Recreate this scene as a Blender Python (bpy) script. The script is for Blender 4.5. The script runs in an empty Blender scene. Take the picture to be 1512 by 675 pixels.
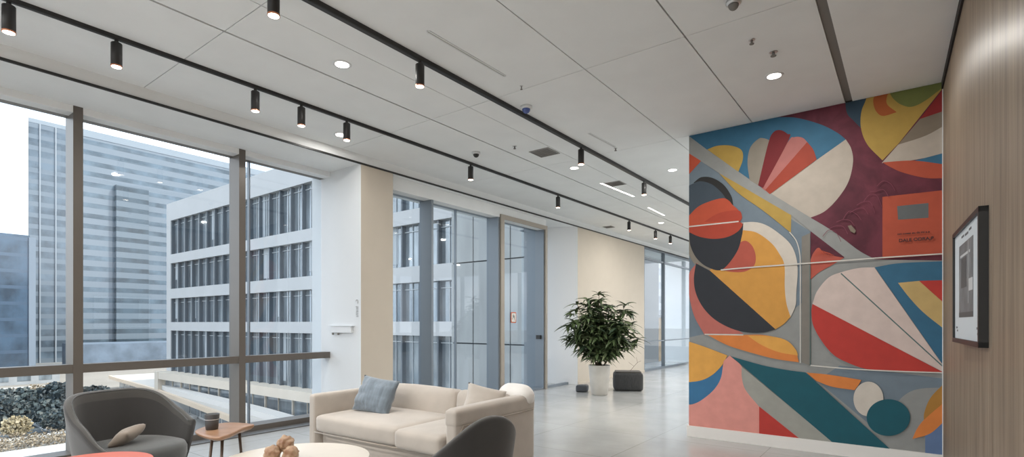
import bpy, bmesh, math, random
from mathutils import Vector, Matrix, noise
random.seed(7)
R = math.radians
# ---------------------------------------------------------------- camera
F, YAW, HY, CX, CH = 781.0, R(36.89), 477.0, 756.0, 1.35
S_, C_ = math.sin(YAW), math.cos(YAW)
scene = bpy.context.scene
cam_d = bpy.data.cameras.new('camera'); cam = bpy.data.objects.new('camera', cam_d)
scene.collection.objects.link(cam); scene.camera = cam
cam.location = (0, 0, CH); cam.rotation_euler = (R(90), 0, YAW)
cam_d.sensor_width = 36; cam_d.lens = 36 * F / 1512
cam_d.shift_y = (HY - 337.5) / 1512
cam_d.clip_start = .05; cam_d.clip_end = 2000
# ---------------------------------------------------------------- look
scene.view_settings.view_transform = 'Standard'
scene.view_settings.look = 'None'
scene.view_settings.gamma = 1
scene.view_settings.use_curve_mapping = False
scene.view_settings.exposure = 0.47
scene.cycles.max_bounces = 10
scene.cycles.diffuse_bounces = 6
scene.cycles.transparent_max_bounces = 24
scene.cycles.caustics_reflective = False
scene.cycles.caustics_refractive = False
scene.cycles.sample_clamp_indirect = 6
# ---------------------------------------------------------------- world
world = bpy.data.worlds.new('sky'); scene.world = world; world.use_nodes = True
nt = world.node_tree; nt.nodes.clear()
wo = nt.nodes.new('ShaderNodeOutputWorld'); bg = nt.nodes.new('ShaderNodeBackground')
tc = nt.nodes.new('ShaderNodeTexCoord'); mp = nt.nodes.new('ShaderNodeMapping')
mp.inputs['Scale'].default_value = (1.3, 1.3, 4.2)
nz = nt.nodes.new('ShaderNodeTexNoise'); nz.inputs['Scale'].default_value = 1.7; nz.inputs['Detail'].default_value = 7
cr = nt.nodes.new('ShaderNodeValToRGB')
cr.color_ramp.elements[0].position = .38; cr.color_ramp.elements[0].color = (.42, .50, .60, 1)
cr.color_ramp.elements[1].position = .56; cr.color_ramp.elements[1].color = (.95, .97, 1.0, 1)
nt.links.new(tc.outputs['Generated'], mp.inputs['Vector']); nt.links.new(mp.outputs['Vector'], nz.inputs['Vector'])
nt.links.new(nz.outputs['Fac'], cr.inputs['Fac']); nt.links.new(cr.outputs['Color'], bg.inputs['Color'])
bg.inputs['Strength'].default_value = 1.9
nt.links.new(bg.outputs[0], wo.inputs[0])
# ---------------------------------------------------------------- sun
sun_d = bpy.data.lights.new('sun', 'SUN'); sun_d.energy = 3.6; sun_d.angle = R(1.5); sun_d.color = (1, .93, .82)
sun = bpy.data.objects.new('sun', sun_d); scene.collection.objects.link(sun)
sun.rotation_euler = Vector((-.50, -.42, -.80)).to_track_quat('-Z', 'Y').to_euler()

# ================================================================ helpers
COL = scene.collection
def d(px):
    l = (px - CX) / F
    return (-S_ + l * C_, C_ + l * S_)
def atZ(px, py, Z):
    t = F * (CH - Z) / (py - HY); a = d(px); return Vector((a[0] * t, a[1] * t, Z))
def atX(px, py, X):
    a = d(px); t = X / a[0]; return Vector((X, a[1] * t, CH - (py - HY) * t / F))
def atY(px, py, Y):
    a = d(px); t = Y / a[1]; return Vector((a[0] * t, Y, CH - (py - HY) * t / F))
def lin(c):
    return c / 12.92 if c <= .04045 else ((c + .055) / 1.055) ** 2.4
def hexc(h, k=1.0):
    h = h.lstrip('#'); return tuple(min(1, lin(int(h[i:i + 2], 16) / 255) * k) for i in (0, 2, 4))

def mat(name, col, rough=.6, metal=0, spec=.5, var=0.0, vscale=8, bump=0, bscale=60, stretch=(1, 1, 1), emit=None, estr=0, coord='Object', col2=None):
    m = bpy.data.materials.new(name); m.use_nodes = True
    n = m.node_tree; b = n.nodes['Principled BSDF']
    c = hexc(col) if isinstance(col, str) else col
    b.inputs['Base Color'].default_value = (*c, 1)
    b.inputs['Roughness'].default_value = rough; b.inputs['Metallic'].default_value = metal
    b.inputs['Specular IOR Level'].default_value = spec
    if var or bump or col2:
        t = n.nodes.new('ShaderNodeTexCoord'); mpp = n.nodes.new('ShaderNodeMapping')
        mpp.inputs['Scale'].default_value = stretch
        n.links.new(t.outputs[coord], mpp.inputs['Vector'])
    if var or col2:
        z = n.nodes.new('ShaderNodeTexNoise'); z.inputs['Scale'].default_value = vscale; z.inputs['Detail'].default_value = 6
        n.links.new(mpp.outputs[0], z.inputs['Vector'])
        r = n.nodes.new('ShaderNodeValToRGB')
        c2 = (hexc(col2) if isinstance(col2, str) else col2) if col2 else None
        lo = c2 if c2 else tuple(x * (1 - var) for x in c); hi = c if c2 else tuple(min(1, x * (1 + var)) for x in c)
        r.color_ramp.elements[0].position = .33; r.color_ramp.elements[1].position = .67
        r.color_ramp.elements[0].color = (*lo, 1); r.color_ramp.elements[1].color = (*hi, 1)
        n.links.new(z.outputs['Fac'], r.inputs['Fac']); n.links.new(r.outputs['Color'], b.inputs['Base Color'])
    if bump:
        z2 = n.nodes.new('ShaderNodeTexNoise'); z2.inputs['Scale'].default_value = bscale; z2.inputs['Detail'].default_value = 4
        n.links.new(mpp.outputs[0], z2.inputs['Vector'])
        bp = n.nodes.new('ShaderNodeBump'); bp.inputs['Strength'].default_value = bump; bp.inputs['Distance'].default_value = .01
        n.links.new(z2.outputs['Fac'], bp.inputs['Height']); n.links.new(bp.outputs[0], b.inputs['Normal'])
    if emit:
        b.inputs['Emission Color'].default_value = (*emit, 1); b.inputs['Emission Strength'].default_value = estr
    return m

def glass_mat(name, tint=(.93, .97, 1), refl=.06, rough=0.02):
    m = bpy.data.materials.new(name); m.use_nodes = True; n = m.node_tree; n.nodes.clear()
    o = n.nodes.new('ShaderNodeOutputMaterial'); tr = n.nodes.new('ShaderNodeBsdfTransparent'); gl = n.nodes.new('ShaderNodeBsdfGlossy')
    mx = n.nodes.new('ShaderNodeMixShader'); lw = n.nodes.new('ShaderNodeLayerWeight'); lw.inputs['Blend'].default_value = .5; pw = n.nodes.new('ShaderNodeMath'); pw.operation = 'POWER'; pw.inputs[1].default_value = 5; n.links.new(lw.outputs['Facing'], pw.inputs[0]); fr = n.nodes.new('ShaderNodeMath'); fr.operation = 'MULTIPLY_ADD'; fr.inputs[1].default_value = .5; fr.inputs[2].default_value = .03; n.links.new(pw.outputs[0], fr.inputs[0])
    tr.inputs[0].default_value = (*tint, 1); gl.inputs[0].default_value = (1, 1, 1, 1); gl.inputs['Roughness'].default_value = rough
    n.links.new(fr.outputs[0], mx.inputs[0]); n.links.new(tr.outputs[0], mx.inputs[1]); n.links.new(gl.outputs[0], mx.inputs[2])
    n.links.new(mx.outputs[0], o.inputs[0]); return m

def obj(name, bm, mats, parent=None, smooth=False, loc=None):
    me = bpy.data.meshes.new(name)
    bmesh.ops.recalc_face_normals(bm, faces=bm.faces) if bm.faces else None
    bm.to_mesh(me); bm.free()
    for m in (mats if isinstance(mats, (list, tuple)) else [mats]): me.materials.append(m)
    if smooth:
        for p in me.polygons: p.use_smooth = True
    o = bpy.data.objects.new(name, me); COL.objects.link(o)
    if parent: o.parent = parent
    if loc is not None: o.location = loc
    return o
def tag(o, label=None, cat=None, group=None, kind=None):
    if label: o['label'] = label
    if cat: o['category'] = cat
    if group: o['group'] = group
    if kind: o['kind'] = kind
    return o
def thing(name, label, cat, loc=(0, 0, 0), rz=0, group=None):
    o = bpy.data.objects.new(name, None); COL.objects.link(o); o.empty_display_size = .1
    o.location = loc; o.rotation_euler = (0, 0, rz)
    return tag(o, label, cat, group)
def struct(name, bm, mats, parent=None, smooth=False):
    o = obj(name, bm, mats, parent, smooth)
    if not parent: o['kind'] = 'structure'
    return o
def dup(root, loc, rz=None, label=None, group=None):
    r = root.copy(); COL.objects.link(r); r.location = loc
    if rz is not None: r.rotation_euler = (0, 0, rz)
    if label: r['label'] = label
    if group: r['group'] = group
    for ch in list(root.children):
        c = ch.copy(); COL.objects.link(c); c.parent = r
        for g in list(ch.children):
            e = g.copy(); COL.objects.link(e); e.parent = c
    return r

def box(bm, x0, x1, y0, y1, z0, z1, mi=0):
    vs = [bm.verts.new((x, y, z)) for z in (z0, z1) for y in (y0, y1) for x in (x0, x1)]
    for q in ((0, 2, 3, 1), (4, 5, 7, 6), (0, 1, 5, 4), (2, 6, 7, 3), (1, 3, 7, 5), (0, 4, 6, 2)):
        f = bm.faces.new([vs[i] for i in q]); f.material_index = mi
    return vs
def B(*a, **k):
    bm = bmesh.new(); box(bm, *a, **k); return bm
def bevel_all(bm, w, seg=2):
    bmesh.ops.bevel(bm, geom=list(bm.edges), offset=w, segments=seg, affect='EDGES', profile=.5); return bm
def prism(bm, pts, z0, z1, mi=0):
    lo = [bm.verts.new((x, y, z0)) for x, y in pts]; hi = [bm.verts.new((x, y, z1)) for x, y in pts]
    n = len(pts)
    for i in range(n):
        bm.faces.new((lo[i], lo[(i + 1) % n], hi[(i + 1) % n], hi[i])).material_index = mi
    bm.faces.new(hi).material_index = mi; bm.faces.new(lo[::-1]).material_index = mi
def lathe(bm, prof, n=24, c=(0, 0, 0), mi=0, caps=True):
    rings = []
    for r, z in prof:
        rings.append([bm.verts.new((c[0] + r * math.cos(2 * math.pi * i / n), c[1] + r * math.sin(2 * math.pi * i / n), c[2] + z)) for i in range(n)])
    for a, b in zip(rings, rings[1:]):
        for i in range(n):
            bm.faces.new((a[i], a[(i + 1) % n], b[(i + 1) % n], b[i])).material_index = mi
    if caps:
        bm.faces.new(rings[0][::-1]).material_index = mi; bm.faces.new(rings[-1]).material_index = mi
def tube(bm, pts, rad, n=8, mi=0):
    pts = [Vector(p) for p in pts]; rings = []
    for i, p in enumerate(pts):
        t = (pts[min(i + 1, len(pts) - 1)] - pts[max(i - 1, 0)]).normalized()
        u = t.orthogonal().normalized(); v = t.cross(u)
        if i and rings:  # keep orientation
            pu = (rings[-1][0].co - pts[i - 1]); pu = (pu - t * pu.dot(t))
            if pu.length > 1e-6: u = pu.normalized(); v = t.cross(u)
        r = rad[i] if isinstance(rad, (list, tuple)) else rad
        rings.append([bm.verts.new(p + (u * math.cos(2 * math.pi * k / n) + v * math.sin(2 * math.pi * k / n)) * r) for k in range(n)])
    for a, b in zip(rings, rings[1:]):
        for k in range(n): bm.faces.new((a[k], a[(k + 1) % n], b[(k + 1) % n], b[k])).material_index = mi
    bm.faces.new(rings[0][::-1]).material_index = mi; bm.faces.new(rings[-1]).material_index = mi
def rbox(sx, sy, sz, r, cuts=10, puff=(0, 0, 0), c=(0, 0, 0), wob=0, seed=0):
    """rounded upholstery block: sizes sx,sy,sz, corner radius r, faces puffed outwards"""
    bm = bmesh.new(); bmesh.ops.create_cube(bm, size=2)
    bmesh.ops.subdivide_edges(bm, edges=list(bm.edges), cuts=cuts, use_grid_fill=True)
    h = Vector((sx / 2, sy / 2, sz / 2))
    for v in bm.verts:
        # denser near the edges
        g = Vector([math.copysign(abs(x) ** .7, x) for x in v.co])
        p = Vector([g[i] * h[i] for i in range(3)])
        q = Vector([max(-h[i] + r, min(h[i] - r, p[i])) for i in range(3)])
        dd = p - q
        if dd.length > 1e-7: p = q + dd.normalized() * r
        u = [p[i] / h[i] for i in range(3)]
        for i in range(3):
            j, k = (i + 1) % 3, (i + 2) % 3
            p[i] += puff[i] * math.copysign(1, u[i]) * abs(u[i]) ** 2 * (1 - u[j] ** 2) * (1 - u[k] ** 2)
        if wob: p += noise.noise_vector(p * 7 + Vector((seed * 9.1, 0, 0))) * wob
        v.co = p + Vector(c)
    return bm
def pillow(w, hgt, t, n=18, seed=0, wr=.01):
    bm = bmesh.new(); g = {}
    for s in (-1, 1):
        for i in range(n + 1):
            for j in range(n + 1):
                u, v = 2 * i / n - 1, 2 * j / n - 1
                if (i in (0, n) or j in (0, n)) and s == 1: g[s, i, j] = g[-1, i, j]; continue
                k = (max(0, 1 - u ** 2) * max(0, 1 - v ** 2)) ** .42
                x = u * w / 2 * (1 - .07 * (1 - v * v)); y = v * hgt / 2 * (1 - .07 * (1 - u * u))
                nn = noise.noise(Vector((x * 9 + seed, y * 9, s * 3))) * wr + noise.noise(Vector((x * 3 + seed, y * 26, s))) * wr * .5
                g[s, i, j] = bm.verts.new((x, s * (t / 2 * k) + nn * (k > .05), y))
    for s in (-1, 1):
        for i in range(n):
            for j in range(n):
                bm.faces.new((g[s, i, j], g[s, i + 1, j], g[s, i + 1, j + 1], g[s, i, j + 1]))
    return bm

# ================================================================ materials
M = {}
M['ceil'] = mat('ceiling_panel', (.81, .828, .832), .85, var=.02, vscale=3, bump=.04, bscale=120)
M['gap'] = mat('ceiling_joint', (.07, .068, .065), .9)
M['gap_grey'] = mat('ceiling_reveal', (.20, .19, .18), .8)
M['white'] = mat('white_paint', (.74, .76, .775), .6, bump=.02, bscale=90)
M['cream'] = mat('warm_white_paint', (.56, .50, .42), .7, var=.015, vscale=4, bump=.03, bscale=120)
M['black'] = mat('black_metal', (.018, .017, .017), .45)
M['blackw'] = mat('black_trim', (.010, .009, .009), .7)
M['bronze'] = mat('bronze_aluminium', (.15, .132, .115), .38, metal=.35)
M['slate'] = mat('slate_aluminium', (.19, .22, .25), .35, metal=.3)
M['tan_frame'] = mat('tan_frame', (.36, .32, .27), .5)
M['glass'] = glass_mat('window_glass')
M['lamp'] = mat('lamp_lens', (1, 1, 1), .5, emit=(1, .88, .72), estr=9)
M['lampw'] = mat('downlight_lens', (1, 1, 1), .5, emit=(1, .93, .84), estr=6)
M['chrome'] = mat('satin_metal', (.6, .6, .6), .3, metal=1)
M['copper'] = mat('copper_ring', (.55, .22, .12), .35, metal=.8)
M['base'] = mat('base_paint', (.80, .78, .75), .55)

def floor_mat():
    m = bpy.data.materials.new('floor_tile'); m.use_nodes = True; n = m.node_tree; b = n.nodes['Principled BSDF']
    t = n.nodes.new('ShaderNodeTexCoord')
    br = n.nodes.new('ShaderNodeTexBrick'); br.offset = 0; br.inputs['Scale'].default_value = 1
    br.inputs['Brick Width'].default_value = 1.2; br.inputs['Row Height'].default_value = 1.2
    br.inputs['Mortar Size'].default_value = .004; br.inputs['Mortar Smooth'].default_value = .1
    br.inputs['Color1'].default_value = (.535, .54, .53, 1); br.inputs['Color2'].default_value = (.51, .512, .50, 1); br.inputs['Mortar'].default_value = (.33, .32, .30, 1)
    z = n.nodes.new('ShaderNodeTexNoise'); z.inputs['Scale'].default_value = 1.6; z.inputs['Detail'].default_value = 9; z.inputs['Roughness'].default_value = .62
    mx = n.nodes.new('ShaderNodeMix'); mx.data_type = 'RGBA'; mx.blend_type = 'MULTIPLY'; mx.inputs[0].default_value = .35
    n.links.new(t.outputs['Object'], br.inputs['Vector']); n.links.new(t.outputs['Object'], z.inputs['Vector'])
    n.links.new(br.outputs['Color'], mx.inputs[6]); n.links.new(z.outputs['Fac'], mx.inputs[7]); n.links.new(mx.outputs[2], b.inputs['Base Color'])
    r = n.nodes.new('ShaderNodeMapRange'); r.inputs[3].default_value = .12; r.inputs[4].default_value = .27
    n.links.new(z.outputs['Fac'], r.inputs[0]); n.links.new(r.outputs[0], b.inputs['Roughness'])
    b.inputs['Specular IOR Level'].default_value = 1.0
    return m
M['floor'] = floor_mat()
def wood_mat(name, c1, c2, c3, rough, scale=(9, 9, .35), seam=None):
    m = bpy.data.materials.new(name); m.use_nodes = True; n = m.node_tree; b = n.nodes['Principled BSDF']
    t = n.nodes.new('ShaderNodeTexCoord'); mp_ = n.nodes.new('ShaderNodeMapping'); mp_.inputs['Scale'].default_value = scale
    z = n.nodes.new('ShaderNodeTexNoise'); z.inputs['Scale'].default_value = 2.2; z.inputs['Detail'].default_value = 10; z.inputs['Roughness'].default_value = .6; z.inputs['Distortion'].default_value = .3
    r = n.nodes.new('ShaderNodeValToRGB'); r.color_ramp.elements[0].position = .3; r.color_ramp.elements[1].position = .72
    r.color_ramp.elements[0].color = (*c1, 1); r.color_ramp.elements[1].color = (*c3, 1)
    e = r.color_ramp.elements.new(.5); e.color = (*c2, 1)
    n.links.new(t.outputs['Object'], mp_.inputs['Vector']); n.links.new(mp_.outputs[0], z.inputs['Vector']); n.links.new(z.outputs['Fac'], r.inputs['Fac'])
    n.links.new(r.outputs['Color'], b.inputs['Base Color']); b.inputs['Roughness'].default_value = rough
    bp = n.nodes.new('ShaderNodeBump'); bp.inputs['Strength'].default_value = .12; bp.inputs['Distance'].default_value = .004
    n.links.new(z.outputs['Fac'], bp.inputs['Height']); n.links.new(bp.outputs[0], b.inputs['Normal'])
    return m
def _aniso(m):
    b = m.node_tree.nodes['Principled BSDF']; b.inputs['Anisotropic'].default_value = .85
    tg = m.node_tree.nodes.new('ShaderNodeTangent'); tg.direction_type = 'RADIAL'; tg.axis = 'Z'; m.node_tree.links.new(tg.outputs[0], b.inputs['Tangent']); b.inputs['Anisotropic Rotation'].default_value = 0.0
    return m
M['wood'] = wood_mat('walnut_veneer', (.165, .12, .082), (.265, .198, .138), (.36, .275, .195), .42, (9, 9, .35))

# ================================================================ room shell
H, SOF = 3.587, 3.467                       # ceiling height, window soffit height
XT, XW, X2 = -5.82, -6.50, -5.95            # inner wall line, window plane one, window plane two
YM = 6.327                                  # mural wall
YB, YF, XR = -7.0, 19.0, 7.0
struct('floor', B(-6.9, XR, YB, YF, -.25, 0), M['floor'])
struct('floor_slab_edge'.replace('floor_slab_edge', 'trim_1'), B(-7.0, -6.9, YB, YF, -.35, .0), M['slate'])
# ceiling: panels separated by thin open joints over a dark backing
bm = bmesh.new()
box(bm, -6.95, XR, YB, YF, H + .02, H + .3, 1)
xs = [XT, -4.20, -3.65, -2.285, -1.40, -.52, -.455, XR]
ys = [YB, -4.7, -2.5, -.28, 1.92, 4.115, 6.32, 8.52, 10.7, 12.9, 15.1, YF]
gx = {-4.20: .022, -3.65: .007, -2.285: .009, -1.40: .012}
for i in range(len(xs) - 1):
    if i == 5: continue                      # the open reveal
    a0, a1 = xs[i] + gx.get(xs[i], 0) / 2, xs[i + 1] - gx.get(xs[i + 1], 0) / 2
    if i == 6:
        box(bm, a0, a1, YB, YF, H, H + .02, 0); continue
    for j in range(len(ys) - 1):
        box(bm, a0, a1, ys[j] + .0035, ys[j + 1] - .0035, H, H + .02, 0)
struct('ceiling', bm, [M['ceil'], M['gap']])
struct('trim_2', B(-.518, -.457, YB, YM - .002, H + .012, H + .02), M['gap_grey'])
# lowered soffit along the windows
struct('trim_3', B(-6.95, XT, YB, YF, SOF, H + .02), M['ceil'])
# exterior wall pieces
Y1a, Y1b = 4.41, 4.955
struct('wall_column', B(-6.95, XT + .004, Y1a, Y1b, 0, SOF), [M['cream']])
w = bpy.data.objects['wall_column']
# white paint on the window-side face, warm paint on the room face
w.data.materials.append(M['white'])
for p in w.data.polygons:
    if p.normal.y < -.5: p.material_index = 1
Y2a, Y2b, Y2c = 9.10, 10.15, 13.8

bm = bmesh.new(); prism(bm, [(-6.95, Y2b - .25), (-6.5, Y2b - .25), (XT + .004, Y2b), (XT + .004, Y2c), (-6.95, Y2c)], 0, SOF); struct('wall_left_far', bm, [M['cream'], mat('white_paint_daylit', (.93, .935, .94), .6)])  # brighter copy of the white: daylight on this face put into the colour
for p in bpy.data.objects['wall_left_far'].data.polygons:
    if p.normal.y < -.5: p.material_index = 1
struct('wall_left_end', B(-6.95, XT, 18.0, YF, 0, SOF), M['white'])
struct('baseboard_left', B(X2 - .1, X2 - .03, Y2a, Y2b - .12, 0, .05), M['slate'])
struct('baseboard_left_far', B(XT + .004, XT + .02, Y2b, Y2c, 0, .05), M['cream'])
bm = bmesh.new(); box(bm, -6.95, XR, YF, YF + .2, 0, .5)
for q in range(9): box(bm, -6.95 + q * 1.7, -6.87 + q * 1.7, YF, YF + .2, .5, H)
struct('added_glazing_far', bm, M['slate'])  # unseen glazed end, added to bring daylight deep into the room
struct('wall_right_far', B(XR, XR + .2, YB, YM + .5, -.2, H + .2), M['white'])
bm = bmesh.new(); box(bm, XR, XR + .2, YM + .5, YF, 0, .4)
for q in range(7): box(bm, XR, XR + .2, YM + .5 + q * 2, YM + .58 + q * 2, .4, H)
struct('added_glazing_right', bm, M['slate'])  # unseen side glazing, added for more daylight inside
# mural wall
XM0, XM1 = -2.10, .262
struct('wall_front', B(XM0, XM1 + .05, YM, YM + .35, 0, H), M['white'])
bm = B(XM0 - .02, XM1, YM - .028, YM - .006, 0, .128); struct('baseboard_front', bm, M['base'])
struct('baseboard_return', B(XM0 - .02, XM0, YM - .006, YM + .3, 0, .128), M['base'])
struct('trim_4', B(XM1 - .016, XM1 - .004, YM - .024, YM - .006, .128, H), M['white'])
# wooden wall, very slightly splayed
def wx(y): return .252 + (YM - y) * .0262
bm = bmesh.new()
cuts = [YB, -2.6, .95, 3.47, YM + .3]
for a, b_ in zip(cuts, cuts[1:]):
    a2, b2 = a + .003, b_ - .003
    prism(bm, [(wx(a2), a2), (wx(b2), b2), (wx(b2) + .04, b2), (wx(a2) + .04, a2)], 0, H - .002, 0)
prism(bm, [(wx(YB) + .025, YB), (wx(YM) + .025, YM + .3), (wx(YM) + .3, YM + .3), (wx(YB) + .3, YB)], 0, H - .002, 1)
_aniso(M['wood']); struct('wall_right', bm, [M['wood'], M['blackw']])
bm = bmesh.new()
prism(bm, [(wx(YB) - .03, YB), (wx(YM) - .012, YM - .03), (wx(YM), YM - .03), (wx(YB), YB)], H - .075, H - .001)
struct('trim_5', bm, M['blackw'])
# ---------------- windows
def window(name, X, y0, y1, head, mull, depth, fm, trans=None, thin=(), sill=.05, head_band=None, side=.05, mw=.078, tw=.085, gx_=None):
    """a glazed bay in the plane X: outer frame, mullions, transom, panes"""
    fr = bmesh.new()
    box(fr, X - depth, X, y0, y1, 0, sill); box(fr, X - depth, X - depth + .1, y0, y1, head, head + .03)
    for a in ((y0, y1 - side) if side > .02 else ()): box(fr, X - depth, X, a, a + side, sill, head)
    root = struct(name, fr, fm)
    for i, y in enumerate(mull):
        mb = bmesh.new(); box(mb, X - depth, X, y, y + mw, sill, SOF if X == XW else head)
        obj('mullion', mb, fm if not isinstance(fm, list) else fm[0], root)
    if trans:
        tb = bmesh.new(); box(tb, X - depth + .1, X - .004, y0, y1, trans - tw / 2, trans + tw / 2); obj('transom', tb, fm, root)
    g0 = X - depth + .035
    edges = [y0] + [m + mw / 2 for m in mull] + [y1]
    for a, b_ in zip(edges, edges[1:]):
        for z0, z1 in (((sill, trans), (trans, head)) if trans else ((sill, head),)):
            gb = bmesh.new(); box(gb, g0, g0 + .012, a + .01, b_ - .01, z0 - .01, z1 + .01)
            obj('glass_pane', gb, M['glass'], root)
    for y in thin:
        tb = bmesh.new(); box(tb, g0 - .02, g0 + .03, y, y + .014, sill, head); obj('glazing_seam', tb, M['slate'], root)
    if head_band:
        hb = bmesh.new(); box(hb, X - depth + .1, X - .002, y0, y1, head, SOF); obj('shade_box', hb, M['ceil'], root)
    return root
pitch = 1.60
win1 = window('window_1', XW, YB, Y1a, 3.40, [1.552 - pitch * k for k in range(5, 0, -1)] + [1.552, 3.145], .25, M['bronze'], trans=.902, thin=[3.36], sill=.075, head_band=True, side=.0)
win2 = window('window_2', X2, Y1b, 7.56, 3.275, [5.84], .27, M['slate'], sill=.03, head_band=True, mw=.04, thin=[6.62])
window('added_niche_pane', -6.5, Y2a, Y2b - .25, 3.3, [], .12, M['slate'], sill=.03, side=.01)  # hidden pane added to let daylight onto the far column face
struct('trim_10', B(-6.5, X2 - .25, Y2a - .02, Y2a, 0, SOF), M['slate'])
doorf = window('door_1', X2, 7.56, Y2a, 3.25, [], .25, M['slate'], sill=.03, head_band=True, side=.10)
fb = bmesh.new(); box(fb, X2, X2 + .03, 7.56, 7.66, 0, 3.33); box(fb, X2, X2 + .03, 7.66, Y2a, 3.25, 3.33); box(fb, X2, X2 + .03, Y2a - .07, Y2a, 0, 3.25)
obj('door_surround', fb, M['tan_frame'], doorf)
hb = B(X2 - .16, X2 - .06, Y2a - .14, Y2a - .10, 1.02, 1.10); obj('door_handle', hb, M['black'], doorf)
win3 = window('window_3', XT, Y2c, 18.0, 3.42, [15.32], .10, M['slate'], trans=.83, sill=.06, side=.04, mw=.05, tw=.03)
tb = B(XT - .09, XT - .02, Y2c, 18.0, 3.12, 3.17); obj('transom', tb, M['slate'], win3)
# back of the room: unseen glazing added to let daylight in behind the camera
back_glazing = bmesh.new()
box(back_glazing, -6.95, XR, YB - .1, YB, 0, .08); box(back_glazing, -6.95, XR, YB - .1, YB, H - .15, H)
for k in range(8): box(back_glazing, -6.9 + k * 1.9, -6.82 + k * 1.9, YB - .1, YB, .08, H - .15)
struct('added_glazing_back', back_glazing, M['bronze'])
# dark floor strip added in place of the first window's bottom frame
bm = bmesh.new(); box(bm, XW + .002, XW + .20, YB, Y1a - .01, .0005, .012)
struct('trim_6', bm, mat('dark_floor_strip', (.10, .10, .10), .5))

# ================================================================ mural
def smooth_poly(pts, seg=10):
    """pts: (x, y) smooth or (x, y, 1) corner -> dense outline"""
    n = len(pts); out = []
    P = [Vector((p[0], p[1])) for p in pts]; K = [len(p) > 2 for p in pts]
    for i in range(n):
        j = (i + 1) % n
        p0, p1 = P[i], P[j]
        if K[i] and K[j]: out.append(p0); continue
        t0 = (p1 - P[i - 1]) * .5 if not K[i] else None
        t1 = (P[(j + 1) % n] - p0) * .5 if not K[j] else None
        if t0 is None: t0 = (p1 - p0) * 2 - t1 if False else (p1 - p0)
        if t1 is None: t1 = (p1 - p0)
        for s in range(seg):
            u = s / seg; h00 = 2 * u ** 3 - 3 * u ** 2 + 1; h10 = u ** 3 - 2 * u ** 2 + u; h01 = -2 * u ** 3 + 3 * u ** 2; h11 = u ** 3 - u ** 2
            out.append(p0 * h00 + t0 * h10 + p1 * h01 + t1 * h11)
    return out
def clip(poly, x0, x1, z0, z1):
    def cut(pl, f, inter):
        o = []
        for i in range(len(pl)):
            a, b_ = pl[i - 1], pl[i]
            if f(b_):
                if not f(a): o.append(inter(a, b_))
                o.append(b_)
            elif f(a): o.append(inter(a, b_))
        return o
    def ix(c): return lambda a, b_: a + (b_ - a) * ((c - a.x) / (b_.x - a.x))
    def iy(c): return lambda a, b_: a + (b_ - a) * ((c - a.y) / (b_.y - a.y))
    for f, g in ((lambda p: p.x >= x0, ix(x0)), (lambda p: p.x <= x1, ix(x1)), (lambda p: p.y >= z0, iy(z0)), (lambda p: p.y <= z1, iy(z1))):
        poly = cut(poly, f, g)
        if not poly: break
    return poly
paints = {'grey': '#a3a5a3', 'slate': '#7f8f9c', 'blue': '#3d7ca0', 'maroon': '#6b2439', 'cream': '#d6cabc', 'navy': '#2f4a5e', 'mustard': '#c4a24e', 'rust': '#b9602a',
          'olive': '#7a8244', 'red': '#9c2527', 'taupe': '#8f8272', 'orange': '#c4573c', 'petal': '#9a9285', 'dred': '#8a1620', 'pink': '#c07670', 'drust': '#ad4129',
          'char': '#2b2b2b', 'dslate': '#485663', 'ink': '#2f333b', 'lens': '#d2593a', 'lens2': '#c24a33', 'offw': '#ddd4c8', 'yell': '#dc9f49', 'salmon': '#c9604f',
          'rose': '#d3786c', 'oran': '#e0853f', 'amber': '#e3a64e', 'sky': '#3d7fae', 'blush': '#d48f85', 'lgrey': '#a9a9a1', 'tomato': '#c33a31', 'teal': '#085f6e',
          'blonde': '#d9ba7a', 'line': '#e8e4dc', 'dgrey': '#8f8a82', 'lilac': '#8498b4', 'ochre': '#c08a3a', 'blushw': '#ddcac2', 'gline': '#5d7a78', 'cardgrey': '#6c7173', 'peri': '#6c87b2', 'wine': '#8a4256'}
MURAL = []
def sh(c, *pts): MURAL.append((c, smooth_poly(list(pts))))
def rect_line(c, a, b_, w_):
    a = Vector(a); b_ = Vector(b_); n_ = (b_ - a).normalized(); n_ = Vector((-n_.y, n_.x)) * w_ / 2
    MURAL.append((c, [a + n_, b_ + n_, b_ - n_, a - n_]))
def polyline(c, pts, w_):
    pts = [Vector(p[:2]) for p in smooth_open(pts)]; L, Rr = [], []
    for i, p in enumerate(pts):
        t = (pts[min(i + 1, len(pts) - 1)] - pts[max(i - 1, 0)]).normalized(); n_ = Vector((-t.y, t.x)) * w_ / 2
        L.append(p + n_); Rr.append(p - n_)
    MURAL.append((c, L + Rr[::-1]))
def smooth_open(pts, seg=8):
    P = [Vector(p) for p in pts]; out = []
    for i in range(len(P) - 1):
        t0 = (P[i + 1] - P[max(i - 1, 0)]) * .5; t1 = (P[min(i + 2, len(P) - 1)] - P[i]) * .5
        for s in range(seg):
            u = s / seg
            out.append(P[i] * (2 * u ** 3 - 3 * u ** 2 + 1) + t0 * (u ** 3 - 2 * u ** 2 + u) + P[i + 1] * (-2 * u ** 3 + 3 * u ** 2) + t1 * (u ** 3 - u ** 2))
    return out + [P[-1]]
k = 1
sh('grey', (990, 150, k), (1420, 80, k), (1420, 700, k), (990, 700, k))
sh('slate', (1010, 220, k), (1036, 239, k), (1197, 342, k), (1197, 392, k), (1190, 440), (1150, 470, k), (1010, 500, k))
sh('slate', (1206, 562, k), (1240, 540, k), (1400, 560, k), (1400, 572, k), (1350, 576), (1322, 598), (1300, 640, k))
sh('maroon', (1130, 150, k), (1400, 90, k), (1400, 385, k), (1292, 383), (1280, 379), (1268, 370, k), (1190, 318, k))
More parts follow.
